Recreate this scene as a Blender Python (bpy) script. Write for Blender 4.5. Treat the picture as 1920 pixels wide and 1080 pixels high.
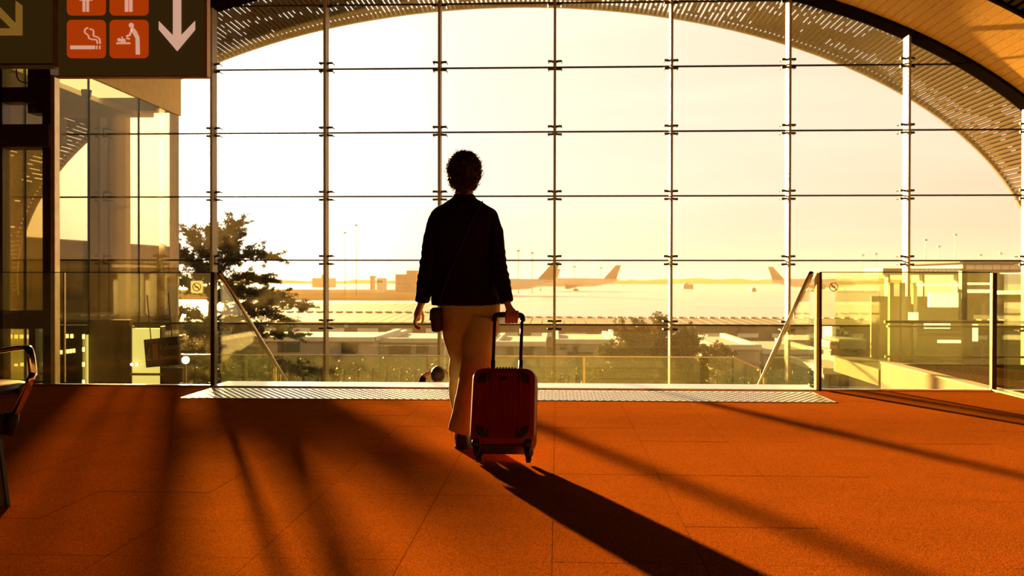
import bpy, bmesh, math, random
from mathutils import Vector, Matrix, noise
random.seed(7)
sc = bpy.context.scene
for o in list(bpy.data.objects): bpy.data.objects.remove(o)
C = sc.collection
PI = math.pi

# ------------------------------------------------------------------ camera
F_PX = 1866.7
CAM = Vector((0, 0, 0.97))
YAW, PITCH, ROLL = math.radians(2.6), math.radians(-0.46), 0.0016
fw = Vector((-math.sin(YAW)*math.cos(PITCH), math.cos(YAW)*math.cos(PITCH), math.sin(PITCH)))
rt = Vector((math.cos(YAW), math.sin(YAW), 0))
up = rt.cross(fw)
rt, up = (rt + up*ROLL).normalized(), (up - rt*ROLL).normalized()
cam = bpy.data.cameras.new('camera'); cam.lens = 35; cam.sensor_width = 36
cam.clip_start = 0.05; cam.clip_end = 8000
cam.dof.use_dof = True; cam.dof.focus_distance = 5.7; cam.dof.aperture_fstop = 5.0
camo = bpy.data.objects.new('camera', cam); C.objects.link(camo)
M = Matrix((rt, up, -fw)).transposed().to_4x4(); M.translation = CAM
camo.matrix_world = M
sc.camera = camo

def ray(px, py): return fw + rt*((px-960)/F_PX) + up*((540-py)/F_PX)
def P(px, py, Y):                      # point on the plane y = Y that stands at that place in the frame
    d = ray(px, py); return CAM + d*(Y/d.y)
def G(px, py, z=0.0):                  # point on the level z
    d = ray(px, py); return CAM + d*((z-CAM.z)/d.z)
def S(Y): return Y/F_PX                # metres per pixel at depth Y

# ------------------------------------------------------------------ world, sun, exposure
SUN = ray(330, 268).normalized()
w = bpy.data.worlds.new('sky'); sc.world = w; w.use_nodes = True
nt = w.node_tree; nt.nodes.clear(); N = nt.nodes.new; L = nt.links.new
out = N('ShaderNodeOutputWorld'); bg = N('ShaderNodeBackground'); L(bg.outputs[0], out.inputs[0])
tc = N('ShaderNodeTexCoord'); sep = N('ShaderNodeSeparateXYZ'); L(tc.outputs['Generated'], sep.inputs[0])
ramp = N('ShaderNodeValToRGB'); L(sep.outputs['Z'], ramp.inputs[0])
cr = ramp.color_ramp
cr.elements[0].position = 0.0; cr.elements[0].color = (0.86, 0.60, 0.43, 1)
cr.elements[1].position = 1.0; cr.elements[1].color = (0.34, 0.30, 0.24, 1)
e = cr.elements.new(0.14); e.color = (0.87, 0.74, 0.58, 1)
e = cr.elements.new(0.28); e.color = (0.86, 0.79, 0.60, 1)
dot = N('ShaderNodeVectorMath'); dot.operation = 'DOT_PRODUCT'; L(tc.outputs['Generated'], dot.inputs[0]); dot.inputs[1].default_value = SUN
mx = N('ShaderNodeMath'); mx.operation = 'MAXIMUM'; L(dot.outputs['Value'], mx.inputs[0]); mx.inputs[1].default_value = 0
def powr(k, s):
    p = N('ShaderNodeMath'); p.operation = 'POWER'; L(mx.outputs[0], p.inputs[0]); p.inputs[1].default_value = k
    q = N('ShaderNodeMath'); q.operation = 'MULTIPLY'; L(p.outputs[0], q.inputs[0]); q.inputs[1].default_value = s
    return q
wide, tight = powr(7, 0.55), powr(110, 5.0)
cl = N('ShaderNodeTexNoise'); cl.inputs['Scale'].default_value = 2.4; cl.inputs['Detail'].default_value = 5
mp = N('ShaderNodeMapping'); mp.inputs['Scale'].default_value = (1, 1, 9); L(tc.outputs['Generated'], mp.inputs[0]); L(mp.outputs[0], cl.inputs[0])
clr = N('ShaderNodeMapRange'); clr.inputs[1].default_value = 0.35; clr.inputs[2].default_value = 0.7; clr.inputs[3].default_value = 0.93; clr.inputs[4].default_value = 1.1
L(cl.outputs[0], clr.inputs[0])
m0 = N('ShaderNodeVectorMath'); m0.operation = 'SCALE'; L(ramp.outputs[0], m0.inputs[0]); L(clr.outputs[0], m0.inputs['Scale'])
m1 = N('ShaderNodeVectorMath'); m1.operation = 'SCALE'; m1.inputs[0].default_value = (1.0, 0.86, 0.90); L(wide.outputs[0], m1.inputs['Scale'])
m2 = N('ShaderNodeVectorMath'); m2.operation = 'SCALE'; m2.inputs[0].default_value = (1.0, 0.90, 0.66); L(tight.outputs[0], m2.inputs['Scale'])
a1 = N('ShaderNodeVectorMath'); L(m0.outputs[0], a1.inputs[0]); L(m1.outputs[0], a1.inputs[1])
a2 = N('ShaderNodeVectorMath'); L(a1.outputs[0], a2.inputs[0]); L(m2.outputs[0], a2.inputs[1])
L(a2.outputs[0], bg.inputs[0]); bg.inputs[1].default_value = 1.0
sun = bpy.data.lights.new('sun', 'SUN'); sun.energy = 30; sun.color = (1.0, 0.60, 0.20); sun.angle = math.radians(1.1)
suno = bpy.data.objects.new('sun', sun); C.objects.link(suno)
suno.rotation_euler = (-SUN).to_track_quat('-Z', 'Y').to_euler(); suno.location = (-10, 30, 12)
sc.view_settings.view_transform = 'Standard'; sc.view_settings.look = 'None'
sc.view_settings.gamma = 1; sc.view_settings.use_curve_mapping = False
sc.view_settings.exposure = 0.0
sc.cycles.transparent_max_bounces = 24
sc.cycles.max_bounces = 6; sc.cycles.diffuse_bounces = 3; sc.cycles.glossy_bounces = 3
sc.cycles.sample_clamp_indirect = 6

# ------------------------------------------------------------------ materials
MATS = {}
def mat(name, col, rough=0.6, metal=0.0, spec=0.5, var=0.12, scale=8.0, bump=0.0, emit=0.0, stretch=(1, 1, 1), ecol=None, translucent=0.0):
    m = bpy.data.materials.new(name); m.use_nodes = True
    t = m.node_tree; b = t.nodes['Principled BSDF']
    b.inputs['Roughness'].default_value = rough; b.inputs['Metallic'].default_value = metal
    b.inputs['Specular IOR Level'].default_value = spec
    co = t.nodes.new('ShaderNodeTexCoord'); mpn = t.nodes.new('ShaderNodeMapping'); mpn.inputs['Scale'].default_value = stretch
    t.links.new(co.outputs['Object'], mpn.inputs[0])
    n = t.nodes.new('ShaderNodeTexNoise'); n.inputs['Scale'].default_value = scale; n.inputs['Detail'].default_value = 4
    t.links.new(mpn.outputs[0], n.inputs[0])
    r = t.nodes.new('ShaderNodeValToRGB'); t.links.new(n.outputs[0], r.inputs[0])
    r.color_ramp.elements[0].position = 0.3; r.color_ramp.elements[1].position = 0.7
    r.color_ramp.elements[0].color = tuple(c*(1-var) for c in col) + (1,)
    r.color_ramp.elements[1].color = tuple(min(1, c*(1+var)) for c in col) + (1,)
    t.links.new(r.outputs[0], b.inputs['Base Color'])
    if bump:
        bp = t.nodes.new('ShaderNodeBump'); bp.inputs['Strength'].default_value = bump; bp.inputs['Distance'].default_value = 0.01
        t.links.new(n.outputs[0], bp.inputs['Height']); t.links.new(bp.outputs[0], b.inputs['Normal'])
    if emit:
        b.inputs['Emission Color'].default_value = tuple(ecol or col) + (1,); b.inputs['Emission Strength'].default_value = emit
    if translucent:
        tr = t.nodes.new('ShaderNodeBsdfTranslucent'); t.links.new(r.outputs[0], tr.inputs[0])
        ms = t.nodes.new('ShaderNodeMixShader'); ms.inputs[0].default_value = translucent
        t.links.new(b.outputs[0], ms.inputs[1]); t.links.new(tr.outputs[0], ms.inputs[2])
        t.links.new(ms.outputs[0], t.nodes['Material Output'].inputs[0])
    MATS[name] = m; return m

def glass(name, tint, refl=0.5, dust=0.03, dcol=(0.9, 0.7, 0.35), dscale=60):
    m = bpy.data.materials.new(name); m.use_nodes = True; t = m.node_tree; t.nodes.clear()
    A = t.nodes.new; K = t.links.new
    o = A('ShaderNodeOutputMaterial'); tr = A('ShaderNodeBsdfTransparent'); tr.inputs[0].default_value = tint + (1,)
    gl = A('ShaderNodeBsdfGlossy'); gl.inputs['Roughness'].default_value = 0.015; gl.inputs[0].default_value = (0.9, 0.95, 0.85, 1)
    lw_ = A('ShaderNodeLayerWeight'); lw_.inputs[0].default_value = 0.5
    pw5 = A('ShaderNodeMath'); pw5.operation = 'POWER'; K(lw_.outputs['Facing'], pw5.inputs[0]); pw5.inputs[1].default_value = 5
    fr = A('ShaderNodeMath'); fr.operation = 'MULTIPLY_ADD'; K(pw5.outputs[0], fr.inputs[0]); fr.inputs[1].default_value = 0.96; fr.inputs[2].default_value = 0.04
    mu = A('ShaderNodeMath'); mu.operation = 'MULTIPLY'; K(fr.outputs[0], mu.inputs[0]); mu.inputs[1].default_value = refl
    mixg = A('ShaderNodeMixShader'); K(mu.outputs[0], mixg.inputs[0]); K(tr.outputs[0], mixg.inputs[1]); K(gl.outputs[0], mixg.inputs[2])
    tl = A('ShaderNodeBsdfTranslucent'); tl.inputs[0].default_value = dcol + (1,)
    co = A('ShaderNodeTexCoord'); n = A('ShaderNodeTexNoise'); n.inputs['Scale'].default_value = dscale; n.inputs['Detail'].default_value = 6; K(co.outputs['Object'], n.inputs[0])
    r = A('ShaderNodeMapRange'); K(n.outputs[0], r.inputs[0]); r.inputs[1].default_value = 0.35; r.inputs[2].default_value = 0.7; r.inputs[3].default_value = dust*0.5; r.inputs[4].default_value = dust*1.6
    ms = A('ShaderNodeMixShader'); K(r.outputs[0], ms.inputs[0]); K(mixg.outputs[0], ms.inputs[1]); K(tl.outputs[0], ms.inputs[2])
    K(ms.outputs[0], o.inputs[0]); MATS[name] = m; return m

glass('facade_glass', (0.995, 0.985, 0.96), 0.30, 0.010)
glass('partition_glass', (0.66, 0.59, 0.45), 0.6, 0.03)
glass('rail_glass', (0.94, 0.96, 0.84), 0.9, 0.008, (0.8, 0.72, 0.5))
glass('screen_glass', (0.88, 0.91, 0.74), 0.5, 0.010, (0.75, 0.7, 0.5))
glass('booth_glass', (0.84, 0.80, 0.58), 0.6, 0.02)

def carpet_mat():
    m = mat('carpet', (0.385, 0.086, 0.006), 0.95, spec=0.0, var=0.6, scale=210, bump=0.6)
    t = m.node_tree; b = t.nodes['Principled BSDF']
    b.inputs['Sheen Weight'].default_value = 0.04; b.inputs['Sheen Roughness'].default_value = 0.45
    b.inputs['Sheen Tint'].default_value = (1.0, 0.42, 0.12, 1)
    n2 = t.nodes.new('ShaderNodeTexNoise'); n2.inputs['Scale'].default_value = 3; n2.inputs['Detail'].default_value = 3
    geo = t.nodes.new('ShaderNodeNewGeometry'); t.links.new(geo.outputs['Position'], n2.inputs[0])
    mr = t.nodes.new('ShaderNodeMapRange'); mr.inputs[3].default_value = 0.82; mr.inputs[4].default_value = 1.15; t.links.new(n2.outputs[0], mr.inputs[0])
    old = b.inputs['Base Color'].links[0].from_socket
    vm = t.nodes.new('ShaderNodeVectorMath'); vm.operation = 'SCALE'; t.links.new(old, vm.inputs[0]); t.links.new(mr.outputs[0], vm.inputs['Scale'])
    t.links.new(vm.outputs[0], b.inputs['Base Color'])
carpet_mat()
mat('wood', (0.80, 0.42, 0.045), 0.45, var=0.28, scale=5, stretch=(30, 1.2, 30))
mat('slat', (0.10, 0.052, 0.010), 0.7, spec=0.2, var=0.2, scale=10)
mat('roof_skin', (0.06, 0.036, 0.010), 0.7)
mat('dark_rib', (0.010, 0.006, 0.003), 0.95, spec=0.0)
mat('mullion', (0.34, 0.25, 0.13), 0.45, var=0.05)
mat('clamp', (0.025, 0.018, 0.010), 0.4, metal=0.3)
mat('joint', (0.02, 0.015, 0.01), 0.7)
mat('steel', (0.62, 0.54, 0.40), 0.28, metal=1.0, var=0.05)
mat('dark_steel', (0.06, 0.045, 0.03), 0.4, metal=0.4)
mat('chrome', (0.75, 0.66, 0.52), 0.12, metal=1.0, var=0.03)
mat('nosing', (0.97, 0.93, 0.82), 0.36, metal=1.0, var=0.04)
mat('stud', (0.97, 0.93, 0.80), 0.36, metal=1.0, var=0.03)
mat('stud_shaded', (0.45, 0.30, 0.08), 0.5)  # shade of the studs' near sides put into their colour
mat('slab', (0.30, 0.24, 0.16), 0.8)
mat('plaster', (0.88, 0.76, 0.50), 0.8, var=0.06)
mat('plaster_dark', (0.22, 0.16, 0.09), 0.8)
mat('bronze', (0.07, 0.045, 0.02), 0.45, metal=0.2)
mat('alu', (0.70, 0.58, 0.36), 0.35, metal=0.7)
mat('lamp', (1.0, 0.9, 0.6), 0.5, emit=5.0, ecol=(1.0, 0.85, 0.45))
mat('added_glow', (1.0, 0.9, 0.6), 0.5, emit=3.0, ecol=(1.0, 0.86, 0.50))  # glow added to the soffit and the reflection patches, no real lamp
mat('lit_window', (0.8, 0.75, 0.4), 0.5, emit=0.9, ecol=(1.0, 0.80, 0.22))
mat('sign_black', (0.05, 0.032, 0.018), 0.35, var=0.1, emit=0.022, ecol=(1, 0.55, 0.10))
mat('sign_orange', (0.55, 0.10, 0.01), 0.4, emit=0.33, ecol=(1.0, 0.10, 0.004), var=0.05)
mat('sign_white', (0.7, 0.5, 0.4), 0.4, emit=0.55, ecol=(1.0, 0.60, 0.42), var=0.03)
mat('sign_ochre', (0.5, 0.33, 0.06), 0.4, emit=0.16, ecol=(1.0, 0.55, 0.08), var=0.03)
mat('sign_frame', (0.55, 0.34, 0.12), 0.4, metal=0.3)
mat('sign_print', (0.42, 0.36, 0.28), 0.5, var=0.03)
mat('sticker', (0.9, 0.88, 0.75), 0.6, var=0.02, translucent=0.4)
mat('print_grey', (0.12, 0.10, 0.07), 0.6, var=0.02)
mat('print_red', (0.60, 0.12, 0.04), 0.6, var=0.02)
mat('skin', (0.50, 0.24, 0.13), 0.5, var=0.05)
mat('jacket', (0.014, 0.008, 0.004), 0.9, spec=0.15, var=0.2, scale=120, bump=0.2)
mat('trousers', (0.62, 0.55, 0.36), 0.9, spec=0.1, var=0.08, scale=14, bump=0.25, translucent=0.02)
mat('shoe', (0.02, 0.016, 0.012), 0.6)
mat('hair', (0.045, 0.022, 0.010), 0.5, var=0.3, translucent=0.12)
mat('leather', (0.035, 0.018, 0.010), 0.5)
mat('case_red', (0.32, 0.012, 0.005), 0.42, var=0.06)
mat('case_grey', (0.055, 0.045, 0.035), 0.5)
mat('rubber', (0.015, 0.013, 0.011), 0.7)
mat('apron', (0.55, 0.50, 0.42), 0.34, var=0.14, scale=0.03, stretch=(1, 3, 1))
mat('grass_field', (0.16, 0.11, 0.035), 0.95, spec=0.0, var=0.3, scale=0.02)
mat('parapet', (0.42, 0.31, 0.20), 0.8, spec=0.2, var=0.05)
mat('side_carpet', (0.13, 0.055, 0.02), 0.95, spec=0.0)
mat('concrete', (0.36, 0.31, 0.20), 0.85, var=0.1, scale=3)
mat('concrete_pale', (0.62, 0.55, 0.38), 0.8, var=0.08, scale=2)
mat('roof_metal', (0.20, 0.155, 0.085), 0.75, spec=0.15, var=0.1, scale=2)
mat('building_brown', (0.14, 0.09, 0.035), 0.6, var=0.15, scale=1.5)
mat('glazing_dark', (0.05, 0.045, 0.02), 0.25, var=0.1)
mat('red_mark', (0.45, 0.09, 0.03), 0.6)
mat('bark', (0.055, 0.035, 0.018), 0.9, bump=0.5, scale=30)
mat('needles', (0.055, 0.050, 0.012), 0.6, var=0.35, scale=6, translucent=0.35)
mat('leaves', (0.075, 0.080, 0.022), 0.6, var=0.4, scale=3, translucent=0.25)
mat('soil', (0.16, 0.15, 0.06), 0.95, var=0.3, scale=4)
mat('plane_skin', (0.45, 0.40, 0.30), 0.4, var=0.05)
mat('plane_dark', (0.10, 0.08, 0.06), 0.5)
mat('truck_white', (0.72, 0.66, 0.50), 0.5)
mat('truck_orange', (0.70, 0.28, 0.03), 0.5)

# ------------------------------------------------------------------ mesh helpers
WORLD = {}
class MB:
    def __init__(s): s.v = []; s.f = []
    def add(s, vs, fs):
        k = len(s.v); s.v += [Vector(x) for x in vs]; s.f += [tuple(i+k for i in f) for f in fs]; return s
    def box(s, x0, x1, y0, y1, z0, z1):
        return s.add([(x0,y0,z0),(x1,y0,z0),(x1,y1,z0),(x0,y1,z0),(x0,y0,z1),(x1,y0,z1),(x1,y1,z1),(x0,y1,z1)],
                     [(0,3,2,1),(4,5,6,7),(0,1,5,4),(1,2,6,5),(2,3,7,6),(3,0,4,7)])
    def cbox(s, c, sx, sy, sz): return s.box(c[0]-sx/2, c[0]+sx/2, c[1]-sy/2, c[1]+sy/2, c[2]-sz/2, c[2]+sz/2)
    def rings(s, rings, cap=True, closed=True):
        n = len(rings[0]); k = len(s.v)
        for r in rings: s.v += [Vector(x) for x in r]
        for i in range(len(rings)-1):
            for j in range(n if closed else n-1):
                a = k+i*n+j; b = k+i*n+(j+1) % n
                s.f.append((a, b, b+n, a+n))
        if cap:
            s.f.append(tuple(k+j for j in reversed(range(n)))); s.f.append(tuple(k+(len(rings)-1)*n+j for j in range(n)))
        return s
    def tube(s, pts, r, n=8, flat=1.0):
        pts = [Vector(p) for p in pts]; rs = r if isinstance(r, (list, tuple)) else [r]*len(pts)
        ring = []; prev = None
        for i, p in enumerate(pts):
            d = (pts[min(i+1, len(pts)-1)] - pts[max(i-1, 0)]).normalized()
            if prev is None:
                a = Vector((0, 0, 1)) if abs(d.z) < 0.9 else Vector((1, 0, 0))
                u = d.cross(a).normalized()
            else:
                u = (prev - d*prev.dot(d)).normalized()
            prev = u; v = d.cross(u)
            ring.append([p + (u*math.cos(2*PI*j/n) + v*math.sin(2*PI*j/n)*flat)*rs[i] for j in range(n)])
        return s.rings(ring)
    def ellipsoid(s, c, rx, ry, rz, nu=14, nv=9):
        c = Vector(c); R = []
        for i in range(nv+1):
            t = -PI/2 + PI*(0.02 + 0.96*i/nv)
            R.append([c + Vector((rx*math.cos(t)*math.cos(2*PI*j/nu), ry*math.cos(t)*math.sin(2*PI*j/nu), rz*math.sin(t))) for j in range(nu)])
        return s.rings(R)
    def prism(s, poly, y0, y1):          # polygon in x,z pushed through y
        n = len(poly); k = len(s.v)
        s.v += [Vector((p[0], y0, p[1])) for p in poly] + [Vector((p[0], y1, p[1])) for p in poly]
        s.f.append(tuple(k+i for i in range(n))); s.f.append(tuple(k+n+i for i in reversed(range(n))))
        for i in range(n):
            j = (i+1) % n; s.f.append((k+j, k+i, k+n+i, k+n+j))
        return s
    def slab(s, quad, th):               # four corners in space, thickened along their normal
        q = [Vector(p) for p in quad]; nrm = (q[1]-q[0]).cross(q[-1]-q[0]).normalized()*th
        n = len(q); k = len(s.v); s.v += q + [p+nrm for p in q]
        s.f.append(tuple(k+i for i in reversed(range(n)))); s.f.append(tuple(k+n+i for i in range(n)))
        for i in range(n):
            j = (i+1) % n; s.f.append((k+i, k+j, k+n+j, k+n+i))
        return s
    def mesh(s, name, org=Vector((0, 0, 0)), fix=True):
        me = bpy.data.meshes.new(name); me.from_pydata([tuple(v-org) for v in s.v], [], s.f)
        if fix:
            b = bmesh.new(); b.from_mesh(me); bmesh.ops.recalc_face_normals(b, faces=b.faces); b.to_mesh(me); b.free()
        me.update(); return me

def tag(o, label=None, cat=None, group=None, kind=None):
    if label: o['label'] = label
    if cat: o['category'] = cat
    if group: o['group'] = group
    if kind: o['kind'] = kind
    return o
def link(name, data, m, parent, org):
    o = bpy.data.objects.new(name, data); C.objects.link(o)
    if m: data.materials.append(MATS[m])
    o.parent = parent
    po = WORLD.get(parent.name, Vector()) if parent else Vector()
    o.location = org - po; WORLD[o.name] = org
    return o
def put(name, mb, m, parent=None, smooth=False, bevel=0, fix=True, org=None, segs=2):
    if org is None:
        if parent: org = WORLD[parent.name].copy()
        else:
            xs = [v.x for v in mb.v]; ys = [v.y for v in mb.v]; zs = [v.z for v in mb.v]
            org = Vector(((min(xs)+max(xs))/2, (min(ys)+max(ys))/2, min(zs)))
    me = mb.mesh(name, org, fix)
    o = link(name, me, m, parent, org)
    if smooth:
        for p in me.polygons: p.use_smooth = True
    if bevel:
        bv = o.modifiers.new('bevel', 'BEVEL'); bv.width = bevel; bv.segments = segs; bv.limit_method = 'ANGLE'
    return o
def empty(name, loc, label=None, cat=None, group=None, kind=None):
    o = bpy.data.objects.new(name, None); C.objects.link(o); o.location = loc; o.empty_display_size = 0.1
    WORLD[o.name] = Vector(loc); return tag(o, label, cat, group, kind)
def local(name, mb, m, parent, smooth=False, bevel=0, fix=True):      # coordinates of the parent's own space
    me = mb.mesh(name, fix=fix); me.materials.append(MATS[m])
    o = bpy.data.objects.new(name, me); C.objects.link(o); o.parent = parent
    if smooth:
        for p in me.polygons: p.use_smooth = True
    if bevel:
        bv = o.modifiers.new('bevel', 'BEVEL'); bv.width = bevel; bv.segments = 2; bv.limit_method = 'ANGLE'
    return o
def copy_tree(o, parent=None):
    c = o.copy(); C.objects.link(c); c.parent = parent
    for ch in list(o.children): copy_tree(ch, c)
    return c
def fused(name, mb, m, voxel, parent=None, smooth_n=4, org=None, jitter=0.0, jscale=30):
    """many overlapping volumes grown into one continuous skin"""
    me = mb.mesh(name + '_tmp'); t = bpy.data.objects.new(name + '_tmp', me); C.objects.link(t)
    r = t.modifiers.new('r', 'REMESH'); r.mode = 'VOXEL'; r.voxel_size = voxel; r.use_smooth_shade = True
    if smooth_n:
        s = t.modifiers.new('s', 'SMOOTH'); s.factor = 0.5; s.iterations = smooth_n
    dg = bpy.context.evaluated_depsgraph_get(); dg.update()
    res = bpy.data.meshes.new_from_object(t.evaluated_get(dg)); res.name = name
    bpy.data.objects.remove(t); bpy.data.meshes.remove(me)
    if org is None: org = WORLD[parent.name].copy() if parent else Vector()
    nv = len(res.vertices); co = [0.0]*(3*nv); no = [0.0]*(3*nv)
    res.vertices.foreach_get('co', co); res.vertex_normals.foreach_get('vector', no)
    for i in range(nv):
        c = Vector(co[3*i:3*i+3]); k = jitter*noise.noise(c*jscale) if jitter else 0.0
        for a in range(3): co[3*i+a] = c[a] + no[3*i+a]*k - org[a]
    res.vertices.foreach_set('co', co); res.update()
    for p in res.polygons: p.use_smooth = True
    return link(name, res, m, parent, org)

def ell_ring(c, rx, ry, n=20, power=2.0, tilt=0.0):
    c = Vector(c); R = []
    for j in range(n):
        a = 2*PI*j/n; ca, sa = math.cos(a), math.sin(a)
        x = math.copysign(abs(ca)**(2/power), ca)*rx; y = math.copysign(abs(sa)**(2/power), sa)*ry
        R.append(c + Vector((x, y, tilt*x)))
    return R
def bez(pts, n=6):                       # smooth path through points
    pts = [Vector(p) for p in pts]; o = []
    for i in range(len(pts)-1):
        p0 = pts[max(i-1, 0)]; p1 = pts[i]; p2 = pts[i+1]; p3 = pts[min(i+2, len(pts)-1)]
        for k in range(n):
            t = k/n
            o.append(0.5*((2*p1) + (p2-p0)*t + (2*p0-5*p1+4*p2-p3)*t*t + (3*p1-p0-3*p2+p3)*t**3))
    o.append(pts[-1]); return o

# ================================================================== THE BUILDING
EDGE = 9.0                               # where the carpeted floor ends
FAC = 15.95                              # plane of the glass facade
CAN = 18.5                               # outer rim of the roof canopy
VX, VZ, VA, VB = -0.76, 0.97, 9.5, 5.07  # elliptical vault
XR = 3.86                                # right edge of the carpeted floor
LOW = -2.35                              # lower floor
def vp(t, k=0.0): return (VX + (VA+k)*math.cos(t), VZ + (VB+k)*math.sin(t))
def vtop(x):
    q = 1-((x-VX)/VA)**2
    return VZ + VB*math.sqrt(q) if q > 0 else -99

# floor and carpet tiles
floor = put('floor', MB().box(-9, XR, -7, EDGE, -0.32, -0.012), 'carpet'); tag(floor, 'burnt orange carpet floor of the departure hall', 'floor', kind='structure')
TS = 0.52
tile_me = None
k = 0
y = 2.9
rnd = random.Random(3)
while y < EDGE-0.3:
    ye = min(y+TS, EDGE-0.16)
    x = -1.056 - 10*TS
    while x < XR - 0.05:
        xe = min(x+TS, XR)
        # only tiles that the frame can show
        if x+TS > -0.62*y-0.4 and x < 0.52*y+0.4:
            full = abs(xe-x-TS) < 1e-4 and abs(ye-y-TS) < 1e-4
            if full and tile_me:
                o = bpy.data.objects.new('carpet_tile', tile_me); C.objects.link(o)
                o.parent = floor; org = Vector((x+TS/2, y+TS/2, -0.012)); o.location = org-WORLD[floor.name]
            else:
                o = put('carpet_tile', MB().box(x+0.0010, xe-0.0010, y+0.0010, ye-0.0010, -0.012, 0), 'carpet', floor, org=Vector(((x+xe)/2, (y+ye)/2, -0.012)), segs=1)
                if full: tile_me = o.data
            o.location.z += rnd.uniform(-0.00045, 0.00045)
        x += TS
    y += TS

XL, XRR = P(402, 722, EDGE).x, P(1530, 728, EDGE).x          # the stair opening
tr = put('trim_1', MB().box(XL+0.02, XRR-0.02, EDGE-0.12, EDGE+0.30, -0.03, 0.008), 'nosing', bevel=0.004); tag(tr, 'white stair nosing at the carpet edge', 'trim', kind='structure')
tr = put('trim_2', MB().box(-9, XL, EDGE-0.03, EDGE+0.03, -0.32, 0.004).box(XRR, XR+0.03, EDGE-0.03, EDGE+0.03, -0.32, 0.004), 'steel'); tag(tr, 'steel edge of the carpeted floor', 'trim', kind='structure')
tr = put('trim_3', MB().box(XR-0.02, XR+0.10, -7, EDGE, -0.32, 0.012), 'alu'); tag(tr, 'pale metal kerb along the right floor edge', 'trim', kind='structure')
# tactile warning strip
tx0, tx1 = P(372, 738, 8.4).x, P(1543, 745, 8.4).x
ts = put('tactile_strip', MB().box(tx0, tx1, 8.0, 8.72, 0.0, 0.005), 'stud'); tag(ts, 'white studded warning strip laid on the carpet before the stairs', 'tactile strip')
sm = MB(); r = 0
yy = 8.03
while yy < 8.70:
    x = tx0 + 0.03 + (0.03 if r % 2 else 0)
    while x < tx1-0.02:
        sm.rings([[(x+q*math.cos(a*PI/3), yy+q*math.sin(a*PI/3), z) for a in range(6)] for q, z in ((0.017, 0.004), (0.012, 0.008))])
        x += 0.060
    yy += 0.052; r += 1
o = put('stud', sm, 'stud_shaded', ts); o['kind'] = 'stuff'

# stairs down
st = empty('stairs', (0, EDGE, LOW), kind='structure'); tag(st, 'wide stairs down to the lower hall', 'stairs')
n_st = 13; rise = -LOW/n_st; run = 0.30
for i in range(n_st-1):
    put('step', MB().box(XL+0.03, XRR-0.03, EDGE+0.3+i*run, EDGE+0.3+(i+1)*run+0.02, LOW, -rise*(i+1)), 'concrete', st)
lf = put('floor_lower', MB().box(-10.2, 8.8, EDGE, FAC+0.3, LOW-0.2, LOW), 'concrete'); tag(lf, 'lower hall floor', 'floor', kind='structure')
lf2 = put('floor_right', MB().box(XR+0.14, 8.75, -7, 12.12, -0.3, -0.03), 'side_carpet'); tag(lf2, 'carpeted side gallery beyond the right balustrade', 'floor', kind='structure')
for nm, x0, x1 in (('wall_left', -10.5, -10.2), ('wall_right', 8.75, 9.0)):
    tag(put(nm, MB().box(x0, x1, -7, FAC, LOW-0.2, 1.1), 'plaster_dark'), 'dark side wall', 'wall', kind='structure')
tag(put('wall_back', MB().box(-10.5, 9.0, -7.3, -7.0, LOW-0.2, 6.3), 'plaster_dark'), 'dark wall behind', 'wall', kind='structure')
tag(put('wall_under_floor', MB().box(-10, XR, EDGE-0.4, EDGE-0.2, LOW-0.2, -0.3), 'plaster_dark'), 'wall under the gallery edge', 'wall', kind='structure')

# ceiling: vault shell, wooden planks, slatted bays
def shell(y0, y1, k, t0=0.0, t1=PI, n=90, th=0.06):
    mb = MB(); R = []
    for i in range(n+1):
        t = t0+(t1-t0)*i/n; a = vp(t, k); b = vp(t, k+th)
        R.append([(a[0], y0, a[1]), (a[0], y1, a[1]), (b[0], y1, b[1]), (b[0], y0, b[1])])
    return mb.rings(R)
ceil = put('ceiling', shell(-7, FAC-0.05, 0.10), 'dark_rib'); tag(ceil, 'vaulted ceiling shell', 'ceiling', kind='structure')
def along(t0, t1, pitch):                # angles at equal steps along the ellipse
    ts = [t0]; t = t0
    while t < t1:
        t += pitch/math.hypot(VA*math.sin(t), VB*math.cos(t)); ts.append(t)
    return ts
def strips(name, parent, y0, y1, t0, t1, pitch, wd, th, m, k=0.0, jit=0.0):
    base = MB().box(-wd/2, wd/2, y0, y1, 0, th).mesh(name); base.materials.append(MATS[m])
    po = WORLD[parent.name]
    for t in along(t0, t1, pitch):
        x, z = vp(t, k); nx, nz = VB*math.cos(t), VA*math.sin(t); a = math.atan2(nx, nz)
        o = bpy.data.objects.new(name, base); C.objects.link(o); o.parent = parent
        o.location = Vector((x, 0, z)) - po; o.rotation_euler = (0, a, 0)
        if jit: o.location.y += random.uniform(-jit, jit)
strips('ceiling_plank', ceil, 13.42, FAC-0.42, 0.28, 1.20, 0.135, 0.130, 0.03, 'wood')
strips('ceiling_slat', ceil, 10.9, 13.35, 0.55, 1.15, 0.10, 0.055, 0.05, 'slat')
tag(put('ceiling_wood', shell(13.42, FAC-0.42, 0.035, 0.0, PI, th=0.03), 'wood', ceil), None)
rib = put('ceiling_rib', shell(FAC-0.42, FAC+0.02, -0.05, th=0.16), 'dark_rib'); tag(rib, 'dark arched rim around the glass facade', 'arch', kind='structure')
rb2 = put('ceiling_rib_inner', shell(13.33, 13.42, -0.04, th=0.14), 'dark_rib'); tag(rb2, 'dark arched rib between the ceiling bays', 'arch', kind='structure')

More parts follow.
